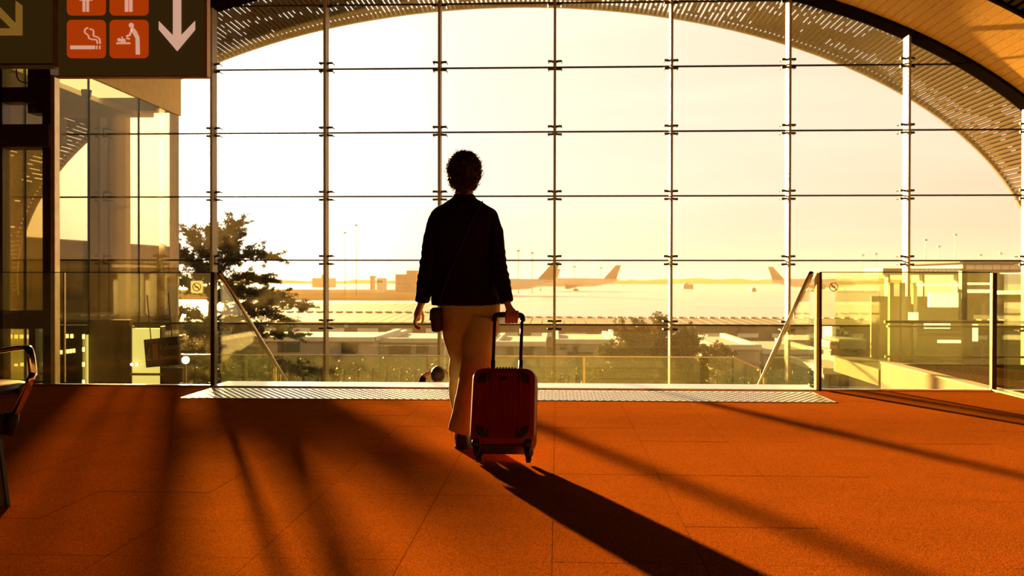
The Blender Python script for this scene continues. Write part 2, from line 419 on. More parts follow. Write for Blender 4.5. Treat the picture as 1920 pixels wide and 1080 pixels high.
# canopy outside the facade
can = empty('roof_canopy', (VX, FAC, VZ), kind='structure'); tag(can, 'arched slatted roof canopy outside the glass', 'canopy')
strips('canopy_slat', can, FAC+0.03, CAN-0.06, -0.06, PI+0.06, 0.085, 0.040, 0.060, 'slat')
sk = MB(); tsk = along(-0.06, PI+0.06, 0.085); NY = 14
for i in range(len(tsk)-1):
    run0 = None
    for jy in range(NY+1):
        tm = (tsk[i]+tsk[i+1])/2; s_arc = tm*8
        f = jy/NY
        hole = False
        if jy < NY:
            band = noise.noise(Vector((s_arc*0.55, f*3.0, 3.1)))
            fine = noise.noise(Vector((i*7.7, jy*3.3, 1.7)))
            hole = (band > 0.02 and fine > -0.2 and 0.04 < f < 0.93) or (fine > 0.45 and band > -0.2)
        solid = jy < NY and not hole
        if solid and run0 is None: run0 = jy
        if not solid and run0 is not None:
            y0 = FAC+0.03+(CAN-FAC-0.03)*run0/NY; y1 = FAC+0.03+(CAN-FAC-0.03)*jy/NY
            a = vp(tsk[i], 0.13); b = vp(tsk[i+1], 0.13)
            sk.add([(a[0], y0, a[1]), (b[0], y0, b[1]), (b[0], y1, b[1]), (a[0], y1, a[1])], [(0, 1, 2, 3)])
            run0 = None
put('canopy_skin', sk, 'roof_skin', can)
put('canopy_edge', shell(CAN-0.07, CAN, -0.02, -0.06, PI+0.06, th=0.10), 'alu', can)

# facade: panes, fins, clamps, joints
fac = empty('window_1', (0, FAC, LOW), kind='structure'); tag(fac, 'arched glass facade on slender fins', 'window')
GX0 = P(1040, 372, FAC).x; GW = (P(1694, 372, FAC).x - P(407, 372, FAC).x)/6
RZ0 = P(616, 607, FAC).z; RDZ = (P(616, 130, FAC).z - RZ0)/4
cols = [GX0 + GW*i for i in range(-6, 6)]; rows = [RZ0 + RDZ*i for i in range(-2, 7)]
xmin, xmax = VX-VA+0.02, VX+VA-0.02
for i in range(len(cols)-1):
    for j in range(len(rows)-1):
        x0 = max(cols[i], xmin)+0.012; x1 = min(cols[i+1], xmax)-0.012; z0 = rows[j]+0.012; z1 = rows[j+1]-0.012
        if x1-x0 < 0.1: continue
        top = []
        for q in range(9):
            x = x1+(x0-x1)*q/8; zt = z1 if z1 < VZ else min(z1, vtop(x))
            top.append((x, zt))
        if max(t[1] for t in top) < z0+0.05: continue
        top = [(a, max(b, z0+0.002)) for a, b in top]
        if top[0][1] >= z1-1e-6 and top[-1][1] >= z1-1e-6: top = [top[0], top[-1]]
        put('glass_pane', MB().prism([(x0, z0), (x1, z0)]+top, FAC-0.01, FAC+0.01), 'facade_glass', fac, org=Vector(((x0+x1)/2, FAC, z0)))
cl_mb = MB()
for sgn in (-1, 1):
    for zz in (-0.063, 0.063):
        cl_mb.tube([(sgn*0.010, 0.02, zz*0.85), (sgn*0.05, 0, zz), (sgn*0.112, 0, zz*1.02)], 0.020, 6)
for sgn in (-1, 1):
    for zz in (-0.063, 0.063): cl_mb.tube([(sgn*0.104, 0, zz*1.02), (sgn*0.104, 0.155, zz*1.02)], 0.011, 6)
cl_mb.box(-0.024, 0.024, -0.01, 0.03, -0.075, 0.075)
cl_me = cl_mb.mesh('clamp'); cl_me.materials.append(MATS['clamp'])
for x in cols:
    if not xmin < x < xmax: continue
    put('fin', MB().box(x-0.020, x+0.020, FAC-0.27, FAC-0.035, LOW, vtop(x)), 'mullion', fac)
    for z in rows:
        if z < vtop(x)-0.05:
            o = bpy.data.objects.new('clamp', cl_me); C.objects.link(o); o.parent = fac
            o.location = Vector((x, FAC-0.168, z)) - WORLD[fac.name]
for z in rows:
    if z < VZ: a, b = xmin, xmax
    else:
        h = math.sqrt(max(0, 1-((z-VZ)/VB)**2))*VA; a, b = VX-h, VX+h
    if b-a > 0.3: put('joint', MB().box(a, b, FAC-0.022, FAC+0.014, z-0.0125, z+0.0125), 'joint', fac)

# ------------------------------------------------------------------ balustrades
def mark(parent, c, r, m, back=None):    # no-smoking sticker on the glass, c = centre
    if back:
        mb = MB(); pl = []
        for sx, sz, a0 in ((1, 1, 0), (-1, 1, 90), (-1, -1, 180), (1, -1, 270)):
            for q in range(5):
                a = math.radians(a0+q*22.5); pl.append((c.x+sx*r*1.05+math.cos(a)*r*0.35, c.z+sz*r*1.05+math.sin(a)*r*0.35))
        mb.prism(pl, c.y-0.002, c.y); b = put('no_smoking_sticker', mb, back, parent); y0 = c.y-0.004
    else: b = parent; y0 = c.y-0.002
    rg = MB(); n = 28; R = []
    for q in range(n):
        a = 2*PI*q/n; R.append((math.cos(a), math.sin(a)))
    for q in range(n):
        A = R[q]; B = R[(q+1) % n]
        rg.prism([(c.x+A[0]*r, c.z+A[1]*r), (c.x+B[0]*r, c.z+B[1]*r), (c.x+B[0]*r*0.84, c.z+B[1]*r*0.84), (c.x+A[0]*r*0.84, c.z+A[1]*r*0.84)], y0, y0+0.002)
    d = r*0.62; t = r*0.07
    rg.prism([(c.x-d-t, c.z+d-t), (c.x-d+t, c.z+d+t), (c.x+d+t, c.z-d+t), (c.x+d-t, c.z-d-t)], y0, y0+0.002)
    put('no_smoking_ring', rg, m, b)
    put('cigarette', MB().prism([(c.x-r*0.5, c.z-r*0.12), (c.x+r*0.45, c.z-r*0.12), (c.x+r*0.45, c.z+r*0.05), (c.x-r*0.5, c.z+r*0.05)], y0, y0+0.002), m, b)

def rail_pane(parent, x0, x1, y, z0, z1, m='rail_glass'):
    g = put('glass_pane', MB().box(x0, x1, y-0.008, y+0.008, z0, z1), m, parent)
    put('glass_edge', MB().box(x0, x1, y-0.010, y+0.010, z1, z1+0.008), 'dark_steel', parent)
    return g
HB = 1.03
bl = empty('balustrade', (XL-1, EDGE-0.01, 0), 'glass balustrade with a white no smoking sticker left of the stairs', 'balustrade')
xb0 = P(121, 600, EDGE).x
rail_pane(bl, xb0, XL-0.02, EDGE, 0.02, HB); rail_pane(bl, -9, xb0-0.02, EDGE+0.05, 0.02, HB)
put('post', MB().box(XL-0.02, XL+0.018, EDGE-0.05, EDGE+0.03, -0.05, HB+0.01), 'bronze', bl, bevel=0.004)
put('glass_edge_trim', MB().box(xb0-0.006, xb0+0.006, EDGE-0.012, EDGE+0.012, 0.02, HB), 'alu', bl)
mark(bl, P(369, 538, EDGE-0.012), 0.040, 'print_grey', 'sticker')
brr = empty('balustrade', (XRR+1, EDGE-0.01, 0), 'glass balustrade with a red no smoking ring right of the stairs', 'balustrade')
rail_pane(brr, XRR+0.02, XR-0.02, EDGE, 0.02, HB+0.01)
put('post', MB().box(XRR-0.012, XRR+0.012, EDGE-0.06, EDGE+0.03, -0.05, HB+0.01), 'plaster', brr, bevel=0.004)  # pale half coloured as the sunlit left side of the post
put('post', MB().box(XRR+0.012, XRR+0.036, EDGE-0.05, EDGE+0.03, -0.05, HB+0.01), 'bronze', brr)
put('corner_post', MB().box(XR-0.02, XR+0.02, EDGE-0.03, EDGE+0.03, -0.05, HB+0.01), 'bronze', brr, bevel=0.004)
mark(brr, P(1563, 538, EDGE-0.012), 0.040, 'print_red')
bs = empty('balustrade', (XR, 6, 0), 'glass side balustrade along the right edge of the carpet', 'balustrade')
for y0, y1 in ((EDGE-2.2, EDGE-0.05), (EDGE-4.4, EDGE-2.25), (EDGE-6.6, EDGE-4.45)):
    put('glass_pane', MB().box(XR+0.03, XR+0.046, y0, y1, 0.012, HB), 'rail_glass', bs)
    put('glass_edge', MB().box(XR+0.028, XR+0.048, y0, y1, HB, HB+0.008), 'dark_steel', bs)
# sloping stair rails
sl = 0.555
for x, lab in ((XL+0.05, 'sloping stainless handrail with glass at the left of the stairs'), (XRR-0.05, 'sloping stainless handrail with glass at the right of the stairs')):
    h = empty('stair_handrail', (x, EDGE+0.3, 0), lab, 'handrail')
    zr = lambda yv: 1.0 - (yv-EDGE-0.08)*sl
    put('rail', MB().tube([(x, EDGE-0.02, zr(EDGE+0.02)), (x, EDGE+1.5, zr(EDGE+1.5)), (x, EDGE+4.2, zr(EDGE+4.2))], 0.024, 10), 'steel', h, smooth=True)
    put('glass_pane', MB().add([(x-0.008, EDGE+0.05, 0.0), (x-0.008, EDGE+0.05, zr(EDGE+0.05)-0.02), (x-0.008, EDGE+4.1, zr(EDGE+4.1)-0.02), (x-0.008, EDGE+4.1, LOW+0.02), (x-0.008, EDGE+0.4, -0.1),
                              (x+0.008, EDGE+0.05, 0.0), (x+0.008, EDGE+0.05, zr(EDGE+0.05)-0.02), (x+0.008, EDGE+4.1, zr(EDGE+4.1)-0.02), (x+0.008, EDGE+4.1, LOW+0.02), (x+0.008, EDGE+0.4, -0.1)],
                             [(0,1,2,3,4),(9,8,7,6,5),(0,5,6,1),(1,6,7,2),(2,7,8,3),(3,8,9,4),(4,9,5,0)]), 'rail_glass', h)
    for yv in (EDGE+0.6, EDGE+2.0, EDGE+3.4):
        put('rail_bracket', MB().tube([(x, yv, zr(yv)), (x, yv, zr(yv)-0.10)], 0.010, 6), 'steel', h)

# glass screen on the lower landing in front of the facade
YS = 14.8
gs = empty('glass_screen', (0, YS, LOW), 'low glass screen with slim posts in front of the facade', 'glass screen')
zt = P(802, 668, YS).z
xs = [P(p, 668, YS).x for p in (300, 462, 802, 1095, 1375)]; xe = P(1427, 695, YS).x; ze = P(1427, 695, YS).z
for i in range(4):
    put('glass_pane', MB().box(xs[i]+0.015, xs[i+1]-0.015, YS-0.008, YS+0.008, LOW+0.02, zt), 'screen_glass', gs)
    put('top_edge', MB().box(xs[i], xs[i+1], YS-0.012, YS+0.012, zt, zt+0.014), 'alu', gs)
put('glass_pane', MB().prism([(xs[4], LOW+0.02), (xe, LOW+0.02), (xe, ze), (xs[4], zt)], YS-0.008, YS+0.008), 'screen_glass', gs)
put('top_edge', MB().prism([(xs[4], zt), (xe, ze), (xe, ze+0.025), (xs[4], zt+0.025)], YS-0.015, YS+0.015), 'alu', gs)
for x in xs[1:4] : put('post', MB().box(x-0.016, x+0.016, YS-0.03, YS+0.01, LOW, zt+0.01), 'alu', gs)
put('end_post', MB().box(xe-0.01, xe+0.03, YS-0.02, YS+0.02, LOW, ze), 'dark_steel', gs)

# ================================================================== OUTSIDE
GZ = -6.0
tag(put('ground_apron', MB().box(-900, 1500, 75, 3500, GZ-1, GZ), 'apron'), 'bright airport apron', 'apron', kind='structure')
tag(put('ground_near', MB().box(-200, 300, FAC+0.4, 75, GZ-1, GZ-0.02), 'concrete'), 'service yard below the facade', 'ground', kind='structure')
def gbox(m, px0, px1, py0, py1, Y, Yd):           # a block whose front face spans that part of the view at depth Y
    a = P(px0, py1, Y); b = P(px1, py0, Y); return MB().box(a.x, b.x, Y, Y+Yd, a.z, b.z)
def far_box(name, px0, px1, py0, Y, Yd, m, label, cat, group=None, z0=GZ):
    a = P(px0, py0, Y); b = P(px1, py0, Y)
    return tag(put(name, MB().box(a.x, b.x, Y, Y+Yd, z0, (a.z+b.z)/2), m), label, cat, group)
# distant grass, tree line
tag(put('ground_grass', MB().box(-2500, P(960, 540, 700).x, 330, 700, GZ-0.5, GZ+0.05), 'grass_field'), 'dry grass beside the taxiway', 'grass', kind='structure')
def ridge(name, px0, px1, py, amp, Y, m, label, cat, seed):
    rr = random.Random(seed); pts = []; n = 46
    for i in range(n+1):
        px = px0+(px1-px0)*i/n; q = P(px, py + amp*(noise.noise(Vector((i*0.35, seed, 0)))) + rr.uniform(-0.6, 0.6), Y); pts.append((q.x, q.z))
    return tag(put(name, MB().prism([(pts[0][0], GZ)]+pts+[(pts[-1][0], GZ)], Y, Y+60), m), label, cat)
ridge('tree_belt', 380, 1250, 526, 4, 1700, 'grass_field', 'hazy tree belt on the horizon behind the aircraft tails', 'trees', 3)
ridge('tree_belt', 1180, 2050, 523, 5, 1900, 'grass_field', 'hazy tree belt on the horizon behind the right balustrade', 'trees', 5)

# long pier buildings with panelled roofs
def pier(pxs, ridge_py, eave_py, Ye, Yr, wall_py, label, marks, npan):
    a = P(pxs[0], eave_py, Ye); b = P(pxs[1], eave_py, Ye)
    ze = (a.z+b.z)/2; zr = P(sum(pxs)/2, ridge_py, Yr).z
    p = empty('pier_building', ((a.x+b.x)/2, Ye, GZ), label, 'building')
    put('wall', MB().box(a.x, b.x, Ye+0.3, Yr+3, GZ, ze-0.05), 'building_brown', p)
    wdt = (b.x-a.x)/npan
    base = None
    for i in range(npan):
        x0 = a.x+wdt*i
        if base is None:
            q = put('roof_panel', MB().slab([(x0+0.015, Ye, ze), (x0+wdt-0.03, Ye, ze), (x0+wdt-0.03, Yr, zr), (x0+0.015, Yr, zr)], 0.06), 'roof_metal', p, org=Vector((x0, Ye, ze))); base = q
        else:
            q = bpy.data.objects.new('roof_panel', base.data); C.objects.link(q); q.parent = p; q.location = Vector((x0, Ye, ze))-WORLD[p.name]
        if marks:
            f = marks; c = Vector((x0+wdt*0.5, Ye+(Yr-Ye)*f, ze+(zr-ze)*f+0.07))
            mm = MB().box(c.x-wdt*0.24, c.x+wdt*0.24, c.y-0.35, c.y+0.35, c.z-0.03, c.z+0.05)
            put('roof_mark', mm, 'red_mark', p)
        if i % 3 == 0:
            zw = P(800, wall_py, Ye).z
            put('window', MB().box(x0+0.05, x0+wdt*1.9, Ye+0.24, Ye+0.34, zw-0.11, zw+0.10), 'concrete_pale', p)
    return p
pier((930, 1668), 596, 611, 52, 60, 627, 'long low pier with pale panelled roof right of the woman', 0.86, 34)
pier((285, 925), 570, 606, 50, 68, 620, 'pier with broad panelled roof left of the woman', 0.45, 30)
pier((1669, 2000), 600, 614, 52, 60, 629, 'low pier behind the right balustrade', 0.8, 14)

# nearer flat roofs
def flat_roof(px0, px1, py, Y, Yd, label, extras=()):
    a = P(px0, py, Y); b = P(px1, py, Y); z = (a.z+b.z)/2
    p = empty('flat_roof_block', ((a.x+b.x)/2, Y, GZ), label, 'building')
    put('wall', MB().box(a.x, b.x, Y, Y+Yd, GZ, z-0.12), 'concrete', p)
    put('parapet', MB().box(a.x-0.05, b.x+0.05, Y-0.08, Y+0.12, z-0.14, z).box(a.x-0.05, a.x+0.12, Y, Y+Yd, z-0.14, z).box(b.x-0.12, b.x+0.05, Y, Y+Yd, z-0.14, z), 'concrete_pale', p)
    for k, (q0, q1, r0, r1) in enumerate(extras):
        put('window' if r0 > py+8 else 'roof_vent', gbox('', q0, q1, r0, r1, Y-0.06 if r0 > py+8 else Y+0.6, 0.3), 'glazing_dark' if r0 > py+8 else 'concrete', p)
    return p
flat_roof(325, 700, 631, 30, 5, 'grey flat roofed block behind the left stair rail', ((470, 500, 642, 660), (520, 560, 642, 660), (640, 670, 644, 662)))
flat_roof(712, 905, 634, 31, 5, 'grey flat roofed block left of the suitcase handle', ((730, 770, 648, 664), (780, 802, 646, 662)))
flat_roof(925, 1020, 640, 31.5, 5, 'grey flat roofed block behind the suitcase handle', ((950, 962, 650, 666), (980, 1000, 650, 668)))
flat_roof(1040, 1150, 636, 30.5, 5, 'grey flat roofed block with a dark canopy beside the round shrub', ((1064, 1112, 660, 664), (1050, 1062, 646, 654), (1075, 1083, 650, 660)))
flat_roof(1160, 1330, 634, 35, 6, 'grey flat roofed block behind the round shrub', ((1188, 1202, 622, 634), (1326, 1329, 628, 634)))
flat_roof(1335, 1424, 646, 28, 6, 'pale greenish shed roof right of the round shrub', ((1350, 1375, 672, 690),))
flat_roof(1432, 1540, 655, 31, 6, 'brown shed behind the right stair rail', ((1445, 1480, 668, 690),))
flat_roof(1545, 1650, 690, 24, 4, 'pale wall with a grey double door behind the right balustrade', ((1557, 1573, 704, 740), (1576, 1592, 704, 740)))
# dark canopy and service vehicles
pv = empty('passenger_steps', P(1585, 640, 40), 'white striped passenger steps behind the right balustrade', 'passenger steps')
for i in range(6):
    a = P(1560+i*8, 612+i*5, 40); b = P(1574+i*8, 640, 40)
    put('step', MB().box(a.x, b.x, 40, 41.4, P(1574, 650, 40).z, a.z), 'truck_white' if i % 2 == 0 else 'concrete', pv)
for q in (1560, 1598):
    put('support_leg', MB().box(P(q, 640, 40).x, P(q+5, 640, 40).x, 40.2, 40.6, GZ, P(q, 645, 40).z), 'dark_steel', pv)
tv = empty('service_truck', P(1568, 660, 42), 'orange service truck behind the right balustrade', 'truck')
put('cab', gbox('', 1556, 1572, 640, 656, 38, 2), 'truck_orange', tv, bevel=0.05)
put('cargo_box', gbox('', 1573, 1625, 636, 656, 38, 2), 'concrete', tv, bevel=0.05)
put('windscreen', gbox('', 1558, 1570, 642, 648, 37.95, 0.1), 'glazing_dark', tv)
for q in (1562, 1588, 1612): put('wheel', MB().tube([(P(q, 658, 38).x, 37.95, P(q, 658, 38).z), (P(q, 658, 38).x, 38.3, P(q, 658, 38).z)], 0.10, 12), 'rubber', tv)
put('chassis', MB().box(P(1560, 660, 38).x, P(1622, 660, 38).x, 38.2, 39.8, GZ, P(1560, 657, 38).z), 'dark_steel', tv)

# far terminal buildings, tower, masts
tb = far_box('terminal_building', 741, 800, 514, 560, 40, 'building_brown', 'hazy square terminal building left of the woman', 'building')
def far_parts(o, px0, px1, py0, py1, Y, n, m='glazing_dark'):
    for i in range(n):
        a = px0+(px1-px0)*i/n; put('window', gbox('', a+0.6, a+(px1-px0)/n-0.6, py0, py1, Y-0.4, 0.6), m, o)
far_parts(tb, 744, 798, 528, 534, 560, 6)
put('roof_house', gbox('', 762, 800, 507, 514, 565, 30), 'building_brown', tb)
ct = far_box('boarding_gate_house', 706, 718, 521, 540, 12, 'concrete_pale', 'small pale gate house left of the square terminal', 'building'); far_parts(ct, 707, 717, 526, 530, 540, 2)
ct = far_box('control_building', 694, 699, 519, 700, 10, 'building_brown', 'slim tower block on the horizon beside the light masts', 'building'); put('roof_house', gbox('', 693, 700, 517, 521, 699, 12), 'building_brown', ct)
ct = far_box('hangar', 585, 612, 521, 900, 40, 'building_brown', 'low hazy hangar with stub towers on the horizon at the left', 'building'); put('roof_house', gbox('', 602, 606, 515, 521, 905, 12), 'building_brown', ct)
ct = far_box('concourse_building', 1805, 2050, 492, 210, 30, 'building_brown', 'hazy concourse building at the right edge beyond the glass', 'building')
far_parts(ct, 1812, 2040, 497, 505, 210, 14, 'concrete_pale'); put('roof', gbox('', 1800, 2050, 488, 492, 208, 34), 'roof_metal', ct)
ct = far_box('jet_bridge', 1655, 1806, 503, 196, 12, 'building_brown', 'low hazy boarding bridge left of the concourse building', 'building', z0=P(1700, 515, 196).z)
far_parts(ct, 1700, 1800, 505, 510, 196, 12, 'concrete_pale')
for q in (1665, 1730, 1795): put('support_leg', MB().box(P(q, 515, 198).x, P(q+4, 515, 198).x, 198, 200, GZ, P(q, 514, 198).z), 'dark_steel', ct)
def mast(px, py, Y, label):
    b = P(px, 540, Y); zt_ = P(px, py, Y).z; r_ = 0.0006*Y*0.55
    m_ = empty('light_mast', (b.x, Y, GZ), label, 'light mast', 'floodlight masts on the apron')
    put('pole', MB().tube([(b.x, Y, GZ), (b.x, Y, zt_)], [r_*1.3, r_*0.8], 6), 'dark_steel', m_)
    put('head_frame', MB().cbox((b.x, Y, zt_), r_*9, r_*4, r_*4), 'dark_steel', m_)
    for sx in (-1, 1): put('floodlight', MB().cbox((b.x+sx*r_*3, Y-r_*3, zt_-r_*2.5), r_*3, r_*2, r_*3), 'concrete_pale', m_)
mast(647, 436, 420, 'left of the two tall masts between the tree and the woman')
mast(668, 422, 400, 'taller right mast of the pair between the tree and the woman')
mast(972, 470, 500, 'mast just right of the woman, left of the pair'); mast(998, 474, 520, 'short mast beside the nearest aircraft tail')
mast(1077, 500, 900, 'small distant mast above the middle aircraft'); mast(1127, 502, 950, 'small distant mast right of the middle aircraft tail')
mast(1617, 478, 600, 'leftmost small mast above the right balustrade'); mast(1642, 476, 620, 'second small mast above the right balustrade')
mast(1735, 450, 430, 'tall mast just right of the second bright fin'); mast(1760, 462, 500, 'mast between the two tall masts on the right')
mast(1791, 440, 400, 'tallest mast on the right'); mast(1838, 478, 560, 'small mast above the concourse building'); mast(1876, 475, 540, 'rightmost small mast above the concourse building')

# aircraft
def airplane(name, tail_px, tip_py, Y, heading, label, length=58.0, s=1.0):
    """tail_px: where the fin tip stands; heading +1 nose to the right, -1 nose to the left"""
    tip = P(tail_px, tip_py, Y)
    H = tip.z-GZ; k = H/17.0
    p = empty(name, (tip.x, Y, GZ), label, 'aircraft')
    p.scale = (heading*k, k, k)
    fz = 5.6; R = []
    prof = [(0.5, 0.35, 1.6), (3, 1.0, 1.2), (8, 1.9, 0.7), (15, 2.7, 0.1), (22, 2.95, 0), (46, 2.95, 0), (52, 2.6, -0.1), (56, 1.7, -0.5), (58.5, 0.5, -0.9)]
    for x, r_, dz in prof: R.append([(x, r_*math.cos(2*PI*j/14), fz+dz+r_*math.sin(2*PI*j/14)) for j in range(14)])
    local('fuselage', MB().rings(R), 'plane_skin', p, smooth=True)
    local('tail_fin', MB().prism([(10.5, 7.4), (1.8, 17.0), (-1.6, 17.0), (1.6, 7.4)], -0.22, 0.22), 'plane_dark', p)
    for sy in (-1, 1):
        local('tailplane', MB().add([(7, sy*1, 7.1), (2, sy*1, 7.2), (-1, sy*9, 7.9), (1.2, sy*9, 7.9), (7, sy*1, 7.5), (2, sy*1, 7.5), (-1, sy*9, 8.0), (1.2, sy*9, 8.0)], [(0,1,2,3),(7,6,5,4),(0,4,5,1),(1,5,6,2),(2,6,7,3),(3,7,4,0)]), 'plane_skin', p)
        local('wing', MB().add([(37, sy*2, 4.0), (26, sy*2, 4.0), (18, sy*29, 6.0), (21, sy*29, 6.0), (37, sy*2, 5.0), (26, sy*2, 4.6), (18, sy*29, 6.2), (21, sy*29, 6.2)], [(0,1,2,3),(7,6,5,4),(0,4,5,1),(1,5,6,2),(2,6,7,3),(3,7,4,0)]), 'plane_skin', p)
        local('engine', MB().tube([(35, sy*9, 2.9), (33, sy*9, 2.9), (29, sy*9, 3.1)], [1.5, 1.6, 0.9], 12), 'plane_dark', p, smooth=True)
        local('main_gear', MB().tube([(28, sy*4, 0.02), (28, sy*4, 4)], 0.35, 6).tube([(27, sy*4-0.5, 0.7), (27, sy*4+0.5, 0.7)], 0.7, 10).tube([(29, sy*4-0.5, 0.7), (29, sy*4+0.5, 0.7)], 0.7, 10), 'plane_dark', p)
    local('nose_gear', MB().tube([(51, 0, 0.02), (51, 0, 3.2)], 0.25, 6).tube([(51, -0.4, 0.6), (51, 0.4, 0.6)], 0.6, 10), 'plane_dark', p)
    return p
airplane('airliner', 1044, 491, 460, -1, 'hazy airliner with the largest tail fin just right of the woman')
airplane('airliner', 1160, 497, 640, -1, 'airliner parked side on, its tail fin right of the first')
airplane('airliner', 1048, 504, 800, -1, 'distant airliner with a small tail peeping out behind the largest fin')
airplane('airliner', 1444, 500, 650, 1, 'airliner facing right with its tail beside the right stair rail')
bt = far_box('baggage_tractor', 1281, 1300, 533, 800, 3, 'plane_dark', 'low dark tractor out on the apron', 'tractor'); put('cab', gbox('', 1284, 1290, 530, 533, 799.8, 2), 'plane_dark', bt)
bt = far_box('apron_car', 1409, 1418, 541, 620, 3, 'plane_dark', 'small dark car alone on the apron', 'car'); put('cabin', gbox('', 1411, 1416, 539, 541, 620.4, 2), 'glazing_dark', bt)

# dark building beyond the glass at the left
Yb = 24.0
bb = empty('neighbour_building', P(150, 700, Yb), 'brown glazed building beyond the left glass', 'building')
a = P(-260, 440, Yb); b = P(300, 464, Yb)
put('wall', MB().prism([(a.x, GZ), (b.x, GZ), (b.x, P(312, 464, Yb).z), (a.x, P(-260, 426, Yb).z)], Yb, Yb+1.2), 'building_brown', bb)
put('roof_edge', MB().prism([(a.x, P(-260, 426, Yb).z), (b.x+0.05, P(312, 464, Yb).z), (b.x+0.05, P(312, 461, Yb).z), (a.x, P(-260, 423, Yb).z)], Yb-0.1, Yb+1.2), 'concrete', bb)
for i in range(8):
    q = 30+i*35; put('window', gbox('', q, q+26, 482, 560, Yb-0.08, 0.1), 'glazing_dark', bb)
# planted terrace, hedges, trees
tag(put('ground_terrace', MB().box(-11, 11, FAC+0.35, 27, GZ, LOW-0.25), 'soil'), 'planted terrace below the facade', 'terrace', kind='structure')
def leaf_cloud(mb, c, r, n, size, rr, slim=0.3, flat=0.6):
    for _ in range(n):
        d = Vector((rr.gauss(0, 1), rr.gauss(0, 1), rr.gauss(0, 1)*flat))
        p = Vector(c) + d*r*0.5
        a_ = Vector((rr.gauss(0, 1), rr.gauss(0, 1), rr.gauss(0, 0.7))).normalized(); b_ = a_.cross(Vector((rr.gauss(0, 1), rr.gauss(0, 1), rr.gauss(0, 1)))).normalized()
        l = size*rr.uniform(0.6, 1.3)
        mb.add([p-a_*l*0.5, p+b_*l*slim*0.5, p+a_*l*0.5, p-b_*l*slim*0.5], [(0, 1, 2, 3)])
def hedge(px0, px1, py, Y, dep, label, seed, dens=900):
    rr = random.Random(seed); a_ = P(px0, py, Y); b_ = P(px1, py, Y); mb = MB()
    h = empty('hedge', ((a_.x+b_.x)/2, Y+dep/2, LOW-0.25), label, 'hedge')
    nn = int((b_.x-a_.x)*dens/10)
    for _ in range(nn):
        c = (rr.uniform(a_.x, b_.x), rr.uniform(Y, Y+dep), LOW-0.2 + (a_.z-LOW+0.2)*math.sqrt(rr.random())*rr.uniform(0.8, 1.0))
        leaf_cloud(mb, c, 0.16, 7, 0.10, rr, 0.5, 0.8)
    o = put('foliage', mb, 'leaves', h, fix=False); o['kind'] = 'stuff'
    st_ = MB()
    for i in range(8):
        x = a_.x+(b_.x-a_.x)*(i+0.5)/8; st_.tube([(x, Y+dep/2, LOW-0.3), (x+0.1, Y+dep/2, a_.z-0.25)], 0.03, 5)
    put('stem', st_, 'bark', h)
hedge(335, 480, 640, 24.5, 1.2, 'dark hedge low behind the cedar', 7, 1200)
hedge(430, 640, 676, 22.0, 1.2, 'hedge seen through the low screen left of the woman', 1)
hedge(640, 860, 672, 21.8, 1.2, 'dark hedge seen through the low screen behind the woman', 2)
hedge(1020, 1140, 684, 21.5, 1.0, 'hedge between the suitcase and the round shrub', 4)
hedge(1330, 1540, 690, 21.5, 1.0, 'hedge between the round shrub and the right stair rail', 5)

def conifer(name, base, limbs, label, seed, trunk_r=0.13, tuft=0.30, ntuft=14, per=26):
    """limbs: (start height, [points of the limb in world space])"""
    rr = random.Random(seed); t = empty(name, base, label, 'tree')
    tk = MB(); top = max((l[0] for l in limbs), key=lambda v: v.z)
    tk.tube(bez([base, base+(top-base)*0.35+Vector((0.06, 0, 0)), base+(top-base)*0.7+Vector((-0.05, 0, 0)), top], 4), [trunk_r*(1-0.8*i/12) for i in range(13)], 8)
    put('trunk', tk, 'bark', t, smooth=True)
    fol = MB()
    for l in limbs:
        path = bez(l, 6); n_ = len(path); ln = sum((path[i+1]-path[i]).length for i in range(n_-1))
        bm_ = MB().tube(path, [max(0.008, 0.035*(1-i/n_)) for i in range(n_)], 5)
        for i in range(2, n_):
            for s_ in range(3):
                d = (path[i]-path[i-1]).normalized(); side = Vector((rr.gauss(0, 1), rr.gauss(0, 1), rr.gauss(0, 0.35))).normalized()
                L_ = tuft*rr.uniform(0.5, 1.25)*(1.15-0.5*i/n_); tip_ = path[i]+(d*0.6+side*0.8)*L_+Vector((0, 0, 0.05*rr.gauss(0.3, 1)))
                bm_.tube([path[i], tip_], [0.007, 0.003], 3)
                for _ in range(max(3, int(ntuft/3))):
                    u = rr.uniform(0.15, 1.05); leaf_cloud(fol, path[i].lerp(tip_, u), 0.055, per//4, 0.075, rr, 0.22, 0.7)
        put('branch', bm_, 'bark', t)
    o = put('foliage', fol, 'needles', t, fix=False); o['kind'] = 'stuff'
Yt = 20.4
def limb(pxs, rr, Y=Yt): return [P(x, y_, Y) + Vector((0, dy, 0)) for (x, y_), dy in zip(pxs, [0, rr, rr*1.7, rr*2.2])]
tb_ = Vector((P(392, 700, Yt).x, Yt, LOW-0.3))
ll = []
rr = random.Random(12)
